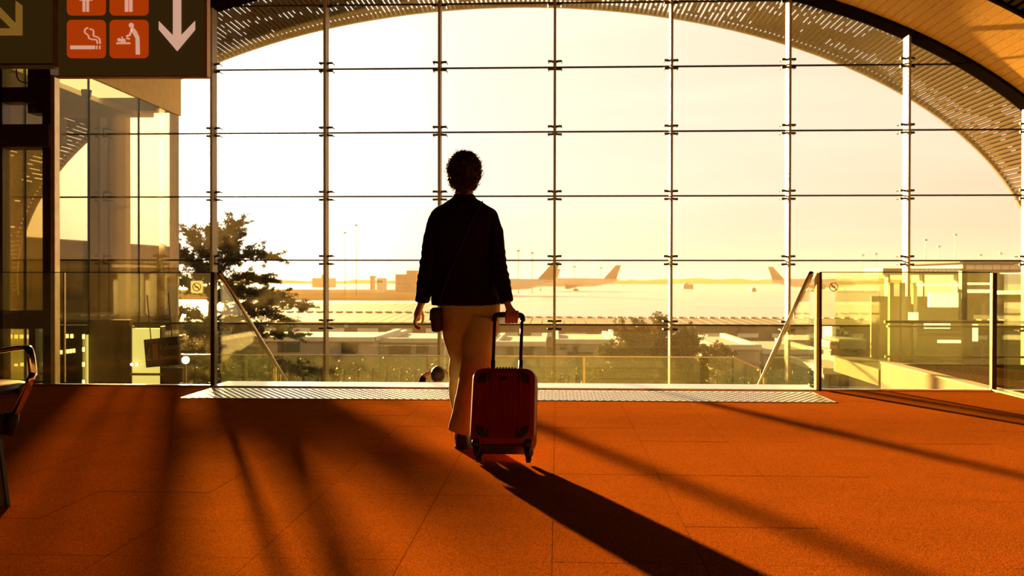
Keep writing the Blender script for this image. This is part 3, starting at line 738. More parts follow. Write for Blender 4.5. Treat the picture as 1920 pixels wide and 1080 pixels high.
for pts in ([(402, 470), (405, 455), (430, 438), (442, 422)], [(400, 500), (385, 480), (365, 455), (346, 436)], [(402, 480), (398, 462), (400, 445), (396, 436)],
            [(402, 520), (440, 490), (480, 478), (522, 484)], [(402, 515), (430, 485), (445, 468), (452, 456)], [(400, 520), (375, 495), (350, 488), (346, 480)],
            [(402, 555), (440, 525), (470, 520), (505, 524)], [(402, 560), (440, 548), (470, 550), (490, 556)], [(400, 560), (370, 540), (350, 530), (340, 530)],
            [(402, 620), (455, 585), (510, 562), (570, 575)], [(402, 620), (450, 600), (500, 590), (530, 604)], [(402, 600), (440, 575), (480, 570), (505, 560)],
            [(400, 610), (370, 590), (352, 585), (340, 590)], [(402, 670), (450, 640), (500, 628), (552, 630)], [(402, 660), (430, 630), (460, 618), (480, 622)],
            [(400, 650), (370, 630), (352, 620), (340, 625)], [(402, 720), (460, 690), (520, 672), (560, 690)], [(402, 720), (470, 700), (540, 690), (598, 702)],
            [(402, 730), (450, 700), (480, 690), (520, 712)], [(400, 690), (380, 670), (355, 665), (340, 680)], [(400, 720), (375, 705), (350, 700), (330, 712)],
            [(402, 575), (415, 560), (430, 555), (440, 548)], [(402, 540), (390, 520), (380, 512), (368, 505)], [(402, 690), (420, 660), (440, 650), (470, 655)]):
    ll.append(limb(pts, rr.uniform(-0.28, 0.28)))
conifer('cedar_tree', tb_, ll, 'tall dark spreading cedar behind the left stair rail', 21, tuft=0.46, ntuft=27, per=52)
Yt2 = 20.2
tb2 = Vector((P(1228, 700, Yt2).x, Yt2, LOW-0.3)); ll = []
for pts in ([(1228, 660), (1232, 640), (1240, 622), (1243, 606)], [(1228, 680), (1200, 650), (1180, 632), (1168, 622)], [(1228, 670), (1215, 645), (1205, 628), (1200, 618)],
            [(1228, 680), (1255, 650), (1275, 632), (1288, 624)], [(1228, 690), (1270, 668), (1320, 656), (1362, 662)], [(1228, 690), (1265, 660), (1285, 648), (1296, 640)],
            [(1228, 700), (1285, 688), (1325, 676), (1345, 684)], [(1228, 695), (1190, 668), (1160, 660), (1143, 660)], [(1228, 700), (1185, 685), (1160, 678), (1145, 672)],
            [(1228, 710), (1180, 700), (1160, 692), (1150, 696)], [(1228, 710), (1270, 700), (1300, 698), (1318, 700)], [(1228, 720), (1180, 714), (1140, 712), (1112, 714)],
            [(1228, 720), (1180, 722), (1150, 702), (1120, 698)], [(1228, 720), (1260, 716), (1290, 714), (1310, 716)], [(1228, 680), (1225, 655), (1220, 645), (1222, 632)],
            [(1228, 690), (1245, 672), (1260, 660), (1262, 645)], [(1228, 700), (1205, 672), (1190, 660), (1185, 648)], [(1228, 700), (1250, 690), (1270, 682), (1290, 680)]):
    for q in (-0.22, 0.2): ll.append(limb(pts, q*rr.uniform(0.4, 1.3), Yt2))
conifer('cedar_shrub', tb2, ll, 'round dark cedar shrub right of the suitcase beyond the glass', 22, trunk_r=0.10, tuft=0.28, ntuft=18, per=44)

# ================================================================== LEFT SIDE INSIDE
# overhead bulkhead whose soffit has a glow added in place of bounced light
bk = empty('overhead_bulkhead', P(250, 190, 14), 'pale overhead bulkhead with bright soffit below the direction sign', 'bulkhead')
far = P(340, 218, 15.5); zb = far.z; xr_ = far.x
put('side_panel', MB().box(xr_-0.05, xr_, 9.6, 15.5, zb, zb+0.9), 'plaster', bk)
put('soffit_panel', MB().box(xr_-0.62, xr_-0.05, 9.6, 14.0, zb+0.02, zb+0.06), 'added_glow', bk)
put('soffit_frame', MB().box(xr_-2.2, xr_-0.62, 9.6, 15.3, zb-0.05, zb+0.05), 'plaster', bk)
put('end_panel', MB().box(xr_-2.2, xr_-0.05, 15.3, 15.48, zb+0.05, zb+0.9), 'plaster', bk)
put('lower_beam', MB().box(xr_-2.1, xr_-1.8, 9.6, 15.4, zb-0.45, zb-0.05), 'concrete_pale', bk)
gp = empty('glass_partition', (xr_-0.03, 12.5, LOW), 'tinted glass partition below the overhead bulkhead', 'partition')
for yv in (9.4, 10.92, 12.44, 13.96):
    put('glass_pane', MB().box(xr_-0.04, xr_-0.02, yv+0.01, yv+1.5, LOW, zb), 'partition_glass', gp)
    put('joint', MB().box(xr_-0.042, xr_-0.018, yv-0.01, yv+0.01, LOW, zb), 'joint', gp)
for yv in (11.0, 13.0):
    put('hanger_rod', MB().tube([(xr_-1.0, yv, zb+0.05), (xr_-1.0, yv, vtop(xr_-1.0)+0.12)], 0.02, 6), 'steel', bk)
sp = put('soffit_spot', MB().tube([(P(162, 184, 13).x, 13, zb-0.06), (P(162, 184, 13).x, 13, zb-0.16)], [0.07, 0.055], 12), 'dark_steel', bk)
# columns just outside the glass
Yc = 17.0
cc = empty('concrete_column', P(198, 700, Yc), 'broad pale concrete column beyond the left glass', 'column')
put('shaft', MB().box(P(165, 500, Yc).x, P(197, 500, Yc).x, Yc, Yc+0.8, GZ, P(165, 205, Yc).z), 'concrete_pale', cc, bevel=0.02)
put('cladding_panel', MB().box(P(201, 500, Yc).x, P(231, 500, Yc).x, Yc+0.1, Yc+0.3, GZ, P(165, 200, Yc).z), 'plaster', cc)
put('capital', MB().box(P(150, 500, Yc).x, P(250, 500, Yc).x, Yc-0.05, Yc+0.9, P(165, 205, Yc).z, P(165, 186, Yc).z), 'concrete_pale', cc)
c2 = empty('steel_column', P(324, 700, 18), 'slim pale column at the end of the bulkhead beyond the glass', 'column')
put('shaft', MB().box(P(318, 500, 18).x, P(330, 500, 18).x, 18, 18.15, GZ, vtop(P(324, 500, 18).x)), 'plaster', c2)
put('base_plate', MB().box(P(312, 500, 18).x, P(336, 500, 18).x, 17.9, 18.25, LOW-0.25, LOW-0.2), 'dark_steel', c2)

# dark glazed booth at the far left
Yp = 9.25
bo = empty('lift_booth', P(50, 720, Yp), 'dark framed glazed lift booth at the left edge', 'booth')
def bpart(name, px0, px1, py0, py1, m, y0=Yp, d=0.1, bev=0.0): return put(name, gbox('', px0, px1, py0, py1, y0, d), m, bo, bevel=bev)
bpart('post', 80, 94, 118, 722, 'bronze', Yp, 0.14, 0.004); bpart('post_trim', 95, 102, 140, 722, 'alu', Yp-0.02, 0.10, 0.004)
bpart('side_jamb', -40, 4, 118, 722, 'bronze', Yp, 0.14)
bpart('header_panel', 52, 92, 60, 212, 'bronze', Yp+0.02, 0.2); bpart('header_beam', -40, 92, 232, 276, 'bronze', Yp-0.05, 0.24, 0.01)
bpart('upper_beam', -40, 80, 163, 192, 'bronze', Yp, 0.16); bpart('top_beam', -40, 80, 90, 116, 'bronze', Yp, 0.16)
bpart('mid_band', -40, 80, 582, 616, 'bronze', Yp, 0.12); bpart('base_rail', -40, 80, 714, 723, 'bronze', Yp-0.02, 0.12)
bpart('door_stile', 54, 66, 616, 716, 'bronze', Yp+0.02, 0.08)
bpart('glass_pane', 4, 80, 276, 582, 'booth_glass', Yp+0.06, 0.012); bpart('glass_pane', 4, 54, 616, 714, 'booth_glass', Yp+0.06, 0.012); bpart('glass_pane', 4, 52, 116, 163, 'booth_glass', Yp+0.06, 0.012)
gc = put('camera_dome', MB().ellipsoid(P(60, 203, Yp-0.06), 0.036, 0.036, 0.042), 'rubber', bo, smooth=True)
put('dome_bracket', MB().box(P(54, 195, Yp).x, P(66, 195, Yp).x, Yp-0.1, Yp+0.1, P(60, 196, Yp).z, P(60, 186, Yp).z), 'bronze', gc)
put('conduit', MB().tube(bez([P(31, 110, Yp-0.03), P(31, 138, Yp-0.03), P(36, 151, Yp-0.03), P(52, 156, Yp-0.03)], 5), 0.006, 6), 'dark_steel', bo)
# lower hall wall with lit windows and little square lamps, seen through the left balustrade
Yw = 12.4
lw = empty('lower_hall_partition', P(170, 700, Yw), 'dark partition with a lit window behind the left balustrade', 'partition')
def lpart(name, px0, px1, py0, py1, m, d=0.1, y0=Yw): return put(name, gbox('', px0, px1, py0, py1, y0, d), m, lw)
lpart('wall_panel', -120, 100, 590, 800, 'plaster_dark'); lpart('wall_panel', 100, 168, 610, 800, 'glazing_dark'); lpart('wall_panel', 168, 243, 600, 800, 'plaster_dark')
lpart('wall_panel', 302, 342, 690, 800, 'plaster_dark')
lpart('lit_window', 4, 66, 618, 722, 'lit_window', 0.05, Yw-0.05); lpart('lit_window', 245, 300, 616, 760, 'lit_window', 0.05)
lpart('window_frame', 243, 246, 612, 800, 'bronze', 0.12, Yw-0.03); lpart('window_frame', 300, 303, 612, 800, 'bronze', 0.12, Yw-0.03); lpart('window_sill', 243, 303, 700, 704, 'alu', 0.14, Yw-0.06)
lpart('lit_strip', 155, 163, 628, 722, 'lit_window', 0.04, Yw-0.04); lpart('floor_plinth', -120, 342, 800, 842, 'plaster_dark', 0.12)
lamp_me = None
def sq_lamp(px, py, w_, h_, Y, label):
    global lamp_me
    c = P(px, py, Y); hw, hh = w_*S(Y)/2, h_*S(Y)/2
    o = empty('wall_lamp', c, label, 'lamp', 'small square lamps in the lower hall')
    put('diffuser', MB().box(c.x-hw, c.x+hw, Y-0.03, Y-0.01, c.z-hh, c.z+hh), 'lamp', o, bevel=0.006)
    put('housing', MB().box(c.x-hw*1.1, c.x+hw*1.1, Y-0.012, Y, c.z-hh*1.1, c.z+hh*1.1), 'bronze', o)
ORD = ('first', 'second', 'third', 'fourth', 'fifth', 'sixth')
for i, px in enumerate((11.5, 21.5, 32, 42, 52, 62)): sq_lamp(px, 631, 7, 8, Yw-0.05, ORD[i] + ' square lamp from the left in the top row inside the booth')
for px in (62, ): sq_lamp(px, 645, 7, 9, Yw-0.05, 'small square lamp below the end of the top row in the booth')
sq_lamp(12, 686, 13, 13, Yw-0.05, 'large bright lamp low in the booth behind the armrest'); sq_lamp(32, 684, 7, 5, Yw-0.05, 'thin lamp between two brighter ones low in the booth'); sq_lamp(43, 683, 7, 7, Yw-0.05, 'small square lamp low in the booth beside the armrest bend')
for i, px in enumerate((109, 116, 128, 134, 140)): sq_lamp(px, 661-(px-109)*0.12, 5, 8, Yw, ORD[i] + ' lamp from the left in the slanting row right of the booth post')
for i, px in enumerate((127, 136)): sq_lamp(px, 630, 6, 8, Yw, ('left', 'right')[i] + ' one of two square lamps above the slanting row')
for i, py in enumerate((631, 655, 683, 716)): sq_lamp(158, py, 5, 9, Yw-0.05, ORD[i] + ' square lamp from the top in the upright column of lamps')
for i, px in enumerate((248, 258)): sq_lamp(px, 683, 6, 6, Yw, ('left', 'right')[i] + ' one of two small lamps low in the lit window')
gl = empty('globe_lamp', P(348, 720, 11.5), 'bright globe lamp on a post beside the toilets sign', 'lamp')
put('globe', MB().ellipsoid(P(348, 675, 11.5), 0.045, 0.045, 0.045), 'lamp', gl, smooth=True)
put('pole', MB().tube([P(348, 680, 11.5), Vector((P(348, 680, 11.5).x, 11.5, LOW))], 0.012, 8), 'steel', gl)

# toilets sign hanging in the lower hall
def text_part(s_, c, size, m, parent, th=0.004, xscale=1.0, rot=(PI/2, 0, 0)):
    cu = bpy.data.curves.new('lettering', 'FONT'); cu.body = s_; cu.size = size; cu.extrude = th/2; cu.space_character = 1.0
    t = bpy.data.objects.new('lettering_tmp', cu); C.objects.link(t)
    dg = bpy.context.evaluated_depsgraph_get(); dg.update()
    me = bpy.data.meshes.new_from_object(t.evaluated_get(dg)); bpy.data.objects.remove(t)
    me.materials.clear(); me.materials.append(MATS[m])
    o = bpy.data.objects.new('lettering', me); C.objects.link(o); o.parent = parent
    o.location = c; o.rotation_euler = rot; return o
ts_ = empty('toilets_sign', P(305, 660, 11.0), 'brown toilets direction sign behind the left balustrade', 'sign'); Y9 = 11.0
ts_.rotation_euler = (0, math.radians(-6), math.radians(-18))
kw = S(Y9)
local('panel', MB().box(-38*kw*1.05, 38*kw*1.05, -0.02, 0.02, -27*kw, 27*kw), 'bronze', ts_, bevel=0.004)
local('toilet_pictogram', MB().box(-20*kw, -8*kw, -0.026, -0.02, -14*kw, 16*kw), 'print_red', ts_)
local('figure', MB().box(-17.6*kw, -15.6*kw, -0.03, -0.026, -9*kw, 9*kw).box(-12.6*kw, -10.6*kw, -0.03, -0.026, -9*kw, 9*kw), 'sign_print', ts_)
ar = MB().prism([(-36*kw, -14*kw), (-27*kw, -14*kw), (-27*kw, -11*kw), (-31.5*kw, -11*kw), (-25*kw, 10*kw), (-28*kw, 11*kw), (-34*kw, -8*kw), (-35*kw, -2*kw), (-37.5*kw, -3*kw)], -0.026, -0.02)
local('arrow', ar, 'sign_print', ts_)
text_part('Toilettes', Vector((-5*kw, -0.022, 4*kw)), 12*kw*1.15, 'sign_print', ts_); text_part('Toilets - 25m', Vector((-5*kw, -0.022, -14*kw)), 12*kw, 'sign_print', ts_)
for sx in (-25, 25): local('hanger', MB().tube([(sx*kw, 0, 27*kw), (sx*kw, 0, 27*kw+0.5)], 0.006, 6), 'dark_steel', ts_)

# ------------------------------------------------------------------ hanging direction signs
Y5 = 6.0
sg = empty('direction_sign', P(250, 145, Y5), 'dark hanging sign with four orange pictograms and a down arrow', 'sign')
def spoly(pts): return [(P(a_, b_, Y5).x, P(a_, b_, Y5).z) for a_, b_ in pts]
def sgp(name, pts, m, parent=sg, d0=-0.006, d1=0.0): return put(name, MB().prism(spoly(pts), Y5+d0, Y5+d1), m, parent)
sgp('panel', [(110, 142), (384, 142), (384, -80), (110, -80)], 'sign_black', d0=0, d1=0.045)
sgp('side_frame', [(384, 145), (389, 145), (389, -82), (384, -82)], 'sign_frame', d0=-0.008, d1=0.05)
sgp('bottom_frame', [(103, 141.5), (389, 141.5), (389, 145), (103, 145)], 'sign_frame', d0=-0.006, d1=0.05)
sgp('left_frame', [(100, 126), (109.5, 126), (109.5, -82), (100, -82)], 'alu', d0=-0.006, d1=0.05)
sgp('top_frame', [(103, -80), (389, -80), (389, -84), (103, -84)], 'sign_frame', d0=-0.006, d1=0.05)
def rsq(x0, x1, y0, y1, r_):
    o_ = []
    for cx, cy, a0 in ((x1-r_, y1-r_, 0), (x0+r_, y1-r_, 90), (x0+r_, y0+r_, 180), (x1-r_, y0+r_, 270)):
        for q in range(6):
            a_ = math.radians(a0+q*18); o_.append((cx+math.cos(a_)*r_, cy+math.sin(a_)*r_))
    return o_
def circ(cx, cy, r_, n=16): return [(cx+r_*math.cos(2*PI*i/n), cy+r_*math.sin(2*PI*i/n)) for i in range(n)]
def stroke(pts, w_):                   # even-width line in the sign's plane
    pts = [Vector(p) for p in pts]; l_, r2 = [], []
    for i in range(len(pts)):
        d = (pts[min(i+1, len(pts)-1)]-pts[max(i-1, 0)]).normalized(); n_ = Vector((-d.y, d.x))*w_/2
        l_.append(tuple(pts[i]+n_)); r2.append(tuple(pts[i]-n_))
    return l_ + r2[::-1]
T = {}
for nm, x0, x1, y0, y1 in (('woman', 127, 200, -43, 30), ('man', 207, 280, -43, 30), ('smoking', 127, 200, 38, 110), ('baby', 207, 280, 38, 110)):
    T[nm] = sgp('pictogram_tile', rsq(x0, x1, y0, y1, 9), 'sign_orange', d0=-0.012)
    put('tile_edge', MB().prism(spoly(rsq(x0, x1+0.8, y0, y1+0.8, 9)), Y5-0.010, Y5-0.001), 'sign_print', T[nm])
def pic(tile, *polys):
    mb = MB()
    for p in polys: mb.prism(spoly(p), Y5-0.016, Y5-0.012)
    put('pictogram', mb, 'sign_white', T[tile])
pic('woman', circ(163, -30, 6), [(155, -22), (171, -22), (175, 2), (151, 2)], [(157, 2), (161.5, 2), (161.5, 23), (157, 23)], [(164, 2), (168.5, 2), (168.5, 23), (164, 23)])
pic('man', circ(243, -30, 6), [(234, -22), (252, -22), (252, 0), (234, 0)], [(236, 0), (242, 0), (242, 23), (236, 23)], [(244, 0), (250, 0), (250, 23), (244, 23)])
sm1 = [tuple(v[:2]) for v in bez([(167, 53, 0), (161.5, 56, 0), (161, 62, 0), (167, 67, 0), (169, 73, 0), (176, 75, 0), (183, 76, 0), (184.5, 83, 0)], 4)]
sm2 = [tuple(v[:2]) for v in bez([(170, 55.5, 0), (176, 57, 0), (177.5, 63, 0), (177, 68, 0), (183, 70, 0), (188.5, 74, 0), (189.5, 83, 0)], 4)]
pic('smoking', [(134, 86.5), (180, 86.5), (180, 93), (134, 93)], [(182.5, 86.5), (184.5, 86.5), (184.5, 93), (182.5, 93)], [(188, 86.5), (190, 86.5), (190, 93), (188, 93)], stroke(sm1, 2.3), stroke(sm2, 2.3))
pic('baby', circ(248, 48.5, 4.6), [(246, 55), (252, 52.5), (258, 60), (263, 71), (264, 103), (256.5, 103), (256, 73), (250, 62)],
    stroke([(249, 56), (245, 66.5), (238.5, 69.5)], 3.2), [(220, 80.5), (246, 80.5), (246, 83.5), (220, 83.5)], circ(225, 75.5, 3), [(228, 74), (236, 74), (237.5, 79.5), (228, 79.5)], stroke([(232, 74), (230, 70)], 2), stroke([(239, 73), (245, 74)], 2.6))
sgp('arrow', [(325, -60), (340, -60), (340, 67), (366, 40), (366, 56), (332.5, 96), (298.5, 56), (298.5, 40), (325, 67)], 'sign_white', d0=-0.008)
for px in (150, 350):
    q = P(px, -84, Y5+0.06); put('hanger', MB().tube([q, (q.x, q.y, vtop(q.x)+0.1)], 0.012, 8), 'dark_steel', sg)
s2 = empty('direction_sign', P(50, 125, Y5+0.02), 'dark hanging sign with an ochre diagonal arrow in the top left corner', 'sign')
def s2p(name, pts, m, d0, d1): return put(name, MB().prism(spoly(pts), Y5+d0, Y5+d1), m, s2)
s2p('panel', [(-120, 118), (99, 118), (99, -80), (-120, -80)], 'sign_black', 0.02, 0.12)
s2p('bottom_frame', [(-120, 118), (100, 118), (100, 121), (-120, 121)], 'bronze', 0.01, 0.13)
s2p('arrow', [(-28, 65), (39, 65), (39, 9), (27, 0), (27, 43), (-20, -6), (-30, 4), (18, 52), (-28, 52)], 'sign_ochre', 0.012, 0.02)
for px in (-80, 60):
    q = P(px, -82, Y5+0.07); put('hanger', MB().tube([q, (q.x, q.y, vtop(q.x)+0.1)], 0.012, 8), 'dark_steel', s2)

# ------------------------------------------------------------------ beam seating at the left edge
Ys = 4.2
be = empty('beam_seat', (P(-60, 950, Ys).x, Ys, 0), 'chrome armed waiting seat at the left edge', 'seat')
loop = bez([P(-140, 668, Ys+0.12), P(-60, 668, Ys+0.1), P(0, 658, Ys+0.06), P(40, 652, Ys+0.03), P(55, 657, Ys), P(62, 700, Ys), P(58, 712, Ys), P(40, 752, Ys), P(22, 788, Ys)], 5)
put('armrest', MB().tube(loop, 0.020, 10, 0.55), 'chrome', be, smooth=True)
put('armrest_sleeve', MB().tube([P(63, 698, Ys-0.004), P(56, 716, Ys-0.004), P(30, 775, Ys-0.004)], [0.022, 0.026, 0.024], 10, 0.6), 'chrome', be, smooth=True)
put('end_cap', MB().tube([P(22, 775, Ys), P(20, 795, Ys), P(17, 815, Ys)], [0.031, 0.030, 0.018], 12), 'rubber', be, smooth=True)
put('seat', MB().rings([ell_ring(P(-100, 745, Ys+0.28), 0.30, 0.22, 20, 4), ell_ring(P(-100, 735, Ys+0.28), 0.315, 0.24, 20, 4), ell_ring(P(-100, 724, Ys+0.28), 0.315, 0.24, 20, 4), ell_ring(P(-100, 720, Ys+0.28), 0.29, 0.22, 20, 4)]), 'leather', be, smooth=True)
put('seat_edge', MB().tube([P(44, 728, Ys+0.1), P(40, 733, Ys+0.3), P(38, 737, Ys+0.5)], 0.02, 8), 'dark_steel', be)
put('backrest', MB().box(P(-190, 600, Ys).x, P(-160, 600, Ys).x, Ys, Ys+0.52, 0.55, 0.95), 'leather', be, bevel=0.015)
put('beam', MB().box(P(-200, 790, Ys).x, P(16, 790, Ys).x, Ys-0.01, Ys+0.05, P(0, 814, Ys).z, P(0, 778, Ys).z), 'dark_steel', be, bevel=0.004)
lp = [G(-120, 955), G(18, 950)]
put('leg_panel', MB().slab([Vector((P(-120, 820, Ys).x, Ys, 0.0)), Vector((G(18, 948).x, G(18, 948).y, 0.0)), Vector((P(1, 815, Ys).x, Ys, P(1, 815, Ys).z)), Vector((P(-120, 815, Ys).x, Ys, P(1, 815, Ys).z))], 0.02), 'concrete', be)
put('panel_edge', MB().slab([Vector((G(18, 948).x, G(18, 948).y-0.003, 0.0)), Vector((G(18, 948).x+0.006, G(18, 948).y-0.003, 0.0)), Vector((P(3.5, 815, Ys).x, Ys-0.003, P(1, 815, Ys).z)), Vector((P(1, 815, Ys).x, Ys-0.003, P(1, 815, Ys).z))], 0.026), 'rubber', be)

# ================================================================== RIGHT SIDE INSIDE: added glass box standing in for reflections, ramp wall
Yl = 12.2
lfb = empty('reflection_box', P(1755, 720, Yl), 'added greenish glass box with glowing patches for reflections behind the right balustrade', 'glass box')
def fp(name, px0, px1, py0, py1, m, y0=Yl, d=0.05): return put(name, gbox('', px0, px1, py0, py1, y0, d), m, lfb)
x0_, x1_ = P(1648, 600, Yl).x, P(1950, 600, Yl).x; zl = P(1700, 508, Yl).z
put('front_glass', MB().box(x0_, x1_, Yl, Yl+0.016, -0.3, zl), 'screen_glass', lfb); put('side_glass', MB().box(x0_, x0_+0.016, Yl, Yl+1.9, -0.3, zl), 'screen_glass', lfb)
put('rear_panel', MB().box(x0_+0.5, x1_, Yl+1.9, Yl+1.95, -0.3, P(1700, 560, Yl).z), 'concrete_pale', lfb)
put('box_floor', MB().box(x0_, x1_, Yl, Yl+1.95, -0.3, -0.1), 'concrete', lfb)
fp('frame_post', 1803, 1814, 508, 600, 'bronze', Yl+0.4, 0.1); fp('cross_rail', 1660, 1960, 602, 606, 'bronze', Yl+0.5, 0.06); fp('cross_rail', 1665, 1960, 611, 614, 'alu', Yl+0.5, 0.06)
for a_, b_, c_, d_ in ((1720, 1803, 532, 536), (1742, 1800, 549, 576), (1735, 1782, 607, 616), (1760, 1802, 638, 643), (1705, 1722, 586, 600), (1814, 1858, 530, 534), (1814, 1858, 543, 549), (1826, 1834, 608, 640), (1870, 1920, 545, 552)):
    fp('reflection_glow', a_, b_, c_, d_, 'added_glow', Yl+0.9, 0.05)  # glowing patches stand in for bright reflections in the glass
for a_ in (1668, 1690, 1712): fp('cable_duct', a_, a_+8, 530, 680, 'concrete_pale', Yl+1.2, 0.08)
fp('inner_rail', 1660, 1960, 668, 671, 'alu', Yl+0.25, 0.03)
pr = empty('parapet', (XR+0.09, 10.5, LOW), 'cream parapet wall running away behind the right balustrade', 'wall')
put('wall_body', MB().box(XR+0.02, XR+0.14, EDGE+0.04, 12.12, LOW, -0.02), 'parapet', pr)
put('coping', MB().box(XR+0.01, XR+0.15, EDGE+0.04, 12.12, -0.02, 0.0), 'concrete_pale', pr)

# ================================================================== THE WALKING WOMAN
YW = 5.70
pw = empty('person', (P(868, 840, YW).x, YW, 0), 'woman seen from behind in a black jacket and tan trousers pulling a suitcase', 'person')
def ring_px(px0, px1, py, ry, dy=0.0, power=2.4, n=24, tilt=0.0):
    Y = YW+dy; c = P((px0+px1)/2, py, Y); return ell_ring(c, (px1-px0)/2*S(Y), ry, n, power, tilt)
def chain(mb, pts, n=10, flat=1.0, sub=4):      # (px, py, dy, radius) tapering limb
    ps = [P(a, b, YW+d).to_4d() for a, b, d, r in pts]; 
    path = bez([p.to_3d() for p in ps], sub); rs = []
    for i in range(len(pts)-1):
        for k in range(sub): rs.append(pts[i][3]+(pts[i+1][3]-pts[i][3])*k/sub)
    rs.append(pts[-1][3]); mb.tube(path, rs, n, flat); 
    for p, r in ((path[0], rs[0]), (path[-1], rs[-1])): mb.ellipsoid(p, r*0.96, r*0.96, r*0.96, 8, 5)
    return mb
body = MB()
hc = P(871, 324, YW)
body.ellipsoid(hc + Vector((0, 0, 0.012)), 0.076, 0.095, 0.108, 20, 14)                 # skull
body.ellipsoid(hc + Vector((0, 0.045, -0.055)), 0.056, 0.058, 0.068, 16, 10)            # jaw and chin
body.tube([hc+Vector((0, 0.088, 0.02)), hc+Vector((0, 0.112, -0.018)), hc+Vector((0, 0.100, -0.026))], [0.009, 0.014, 0.012], 8)   # nose
body.ellipsoid(hc + Vector((0, 0.100, -0.058)), 0.022, 0.010, 0.007, 10, 6)             # mouth
for sx in (-1, 1):
    body.ellipsoid(hc + Vector((sx*0.031, 0.090, 0.008)), 0.015, 0.008, 0.010, 8, 6)    # eyes
    body.tube([hc+Vector((sx*0.05, 0.083, 0.03)), hc+Vector((sx*0.02, 0.095, 0.033))], 0.006, 6)
    body.ellipsoid(hc + Vector((sx*0.078, 0.0, -0.005)), 0.010, 0.020, 0.032, 8, 6)     # ears
chain(body, [(870, 350, 0.0, 0.056), (870, 366, -0.01, 0.052), (869, 385, -0.01, 0.06)], 14)
body.rings([ring_px(840, 900, 388, 0.06), ring_px(828, 912, 405, 0.075), ring_px(826, 914, 450, 0.10), ring_px(832, 908, 500, 0.085), ring_px(828, 920, 545, 0.10), ring_px(832, 928, 590, 0.105), ring_px(845, 915, 622, 0.09)])
chain(body, [(824, 410, 0, 0.034), (812, 440, -0.01, 0.036), (804, 492, -0.01, 0.036), (795, 535, 0.01, 0.032), (790, 568, 0.03, 0.024)])
chain(body, [(915, 410, 0, 0.034), (925, 440, -0.03, 0.036), (934, 490, -0.06, 0.034), (943, 530, -0.09, 0.030), (951, 566, -0.115, 0.024)])
# legs inside the trousers, ankles
chain(body, [(902, 600, -0.02, 0.066), (897, 637, -0.05, 0.066), (892, 686, -0.05, 0.058), (881, 738, -0.025, 0.048), (863, 808, 0.02, 0.034), (864, 832, 0.03, 0.034)], 12)
chain(body, [(853, 602, 0.0, 0.056), (853, 630, 0.02, 0.050), (863, 670, 0.085, 0.042), (857, 716, 0.26, 0.038), (863, 760, 0.36, 0.036), (866, 796, 0.445, 0.032), (866, 806, 0.46, 0.033)], 12)
# left hand, hanging relaxed: palm, four curled fingers, thumb off the palm's side
def hand_chain(pts): chain(body, pts, 8, 1.0, 3)
chain(body, [(790, 566, 0.03, 0.024), (787, 576, 0.03, 0.028), (783, 588, 0.03, 0.030), (782, 596, 0.03, 0.024)], 10, 0.75)
for k, (d, l) in enumerate(((-0.030, 0.92), (-0.010, 1.02), (0.011, 1.0), (0.031, 0.85))):
    hand_chain([(781, 593, 0.03+d, 0.0098), (777.5+k*0.4, 593+11*l, 0.03+d*1.02, 0.0090), (780+k*0.5, 593+20*l, 0.03+d, 0.0082), (787+k*0.6, 593+24*l, 0.03+d*0.95, 0.0072)])
hand_chain([(788, 580, 0.055, 0.011), (792, 588, 0.07, 0.0105), (793, 598, 0.065, 0.0095), (791.5, 606, 0.055, 0.008)])
# right hand closed round the suitcase handle
HB0, HB1 = P(934, 594.5, YW-0.03), P(984, 597.5, YW-0.03)
hy = -0.12
chain(body, [(951, 564, -0.115, 0.024), (953, 573, -0.120, 0.028), (957, 581, -0.122, 0.031), (960, 586, -0.124, 0.028)], 10, 0.7)
for k, (px, l) in enumerate(((949.5, 0.9), (955.5, 1.0), (962, 1.04), (968.5, 0.98))):
    hand_chain([(px+1.5, 585, hy-0.020, 0.0105), (px+0.5, 593, hy-0.031, 0.0100), (px, 600+1.5*l, hy-0.024, 0.0092), (px, 602.5+2.0*l, hy-0.002, 0.0082), (px+0.3, 599, hy+0.018, 0.0072)])
hand_chain([(953, 580, hy+0.015, 0.0115), (949, 588, hy+0.026, 0.0105), (952, 595, hy+0.027, 0.0098), (957, 599, hy+0.020, 0.0085)])
fused('body', body, 'skin', 0.0042, pw, 3)

# jacket
jk = MB()
jk.rings([ring_px(851, 888, 364, 0.055, -0.005, 2.0), ring_px(846, 893, 372, 0.066, -0.005, 2.0), ring_px(832, 908, 381, 0.080, 0, 2.2), ring_px(815, 924, 391, 0.092, 0, 2.4), ring_px(806, 932, 400, 0.100, 0, 2.6),
          ring_px(808, 931, 425, 0.115, 0, 2.8), ring_px(811, 928, 455, 0.118, 0, 2.6), ring_px(815, 925, 490, 0.108, 0, 2.4), ring_px(812, 929, 520, 0.118, 0, 2.4), ring_px(810, 934, 548, 0.130, 0, 2.4),
          ring_px(808, 938, 566, 0.136, 0, 2.4), ring_px(809, 938, 572, 0.134, 0, 2.4, tilt=0.0)])
def sleeve(pts, seed):
    ps = bez([P(a, b, YW+d) for a, b, d, r in pts], 10); rs = []
    for i in range(len(pts)-1):
        for k in range(10): rs.append(pts[i][3]+(pts[i+1][3]-pts[i][3])*k/10)
    rs.append(pts[-1][3]); n_ = len(rs)
    rs = [r + (0.0035*math.sin(i*1.9+seed) if 0.38*n_ < i < 0.8*n_ else 0) for i, r in enumerate(rs)]
    jk.tube(ps, rs, 16); jk.ellipsoid(ps[0], rs[0], rs[0], rs[0], 12, 8)
sleeve([(822, 408, 0, 0.054), (812, 440, -0.01, 0.053), (804, 490, -0.01, 0.051), (797, 530, 0.01, 0.047), (791.5, 566, 0.03, 0.043)], 0)
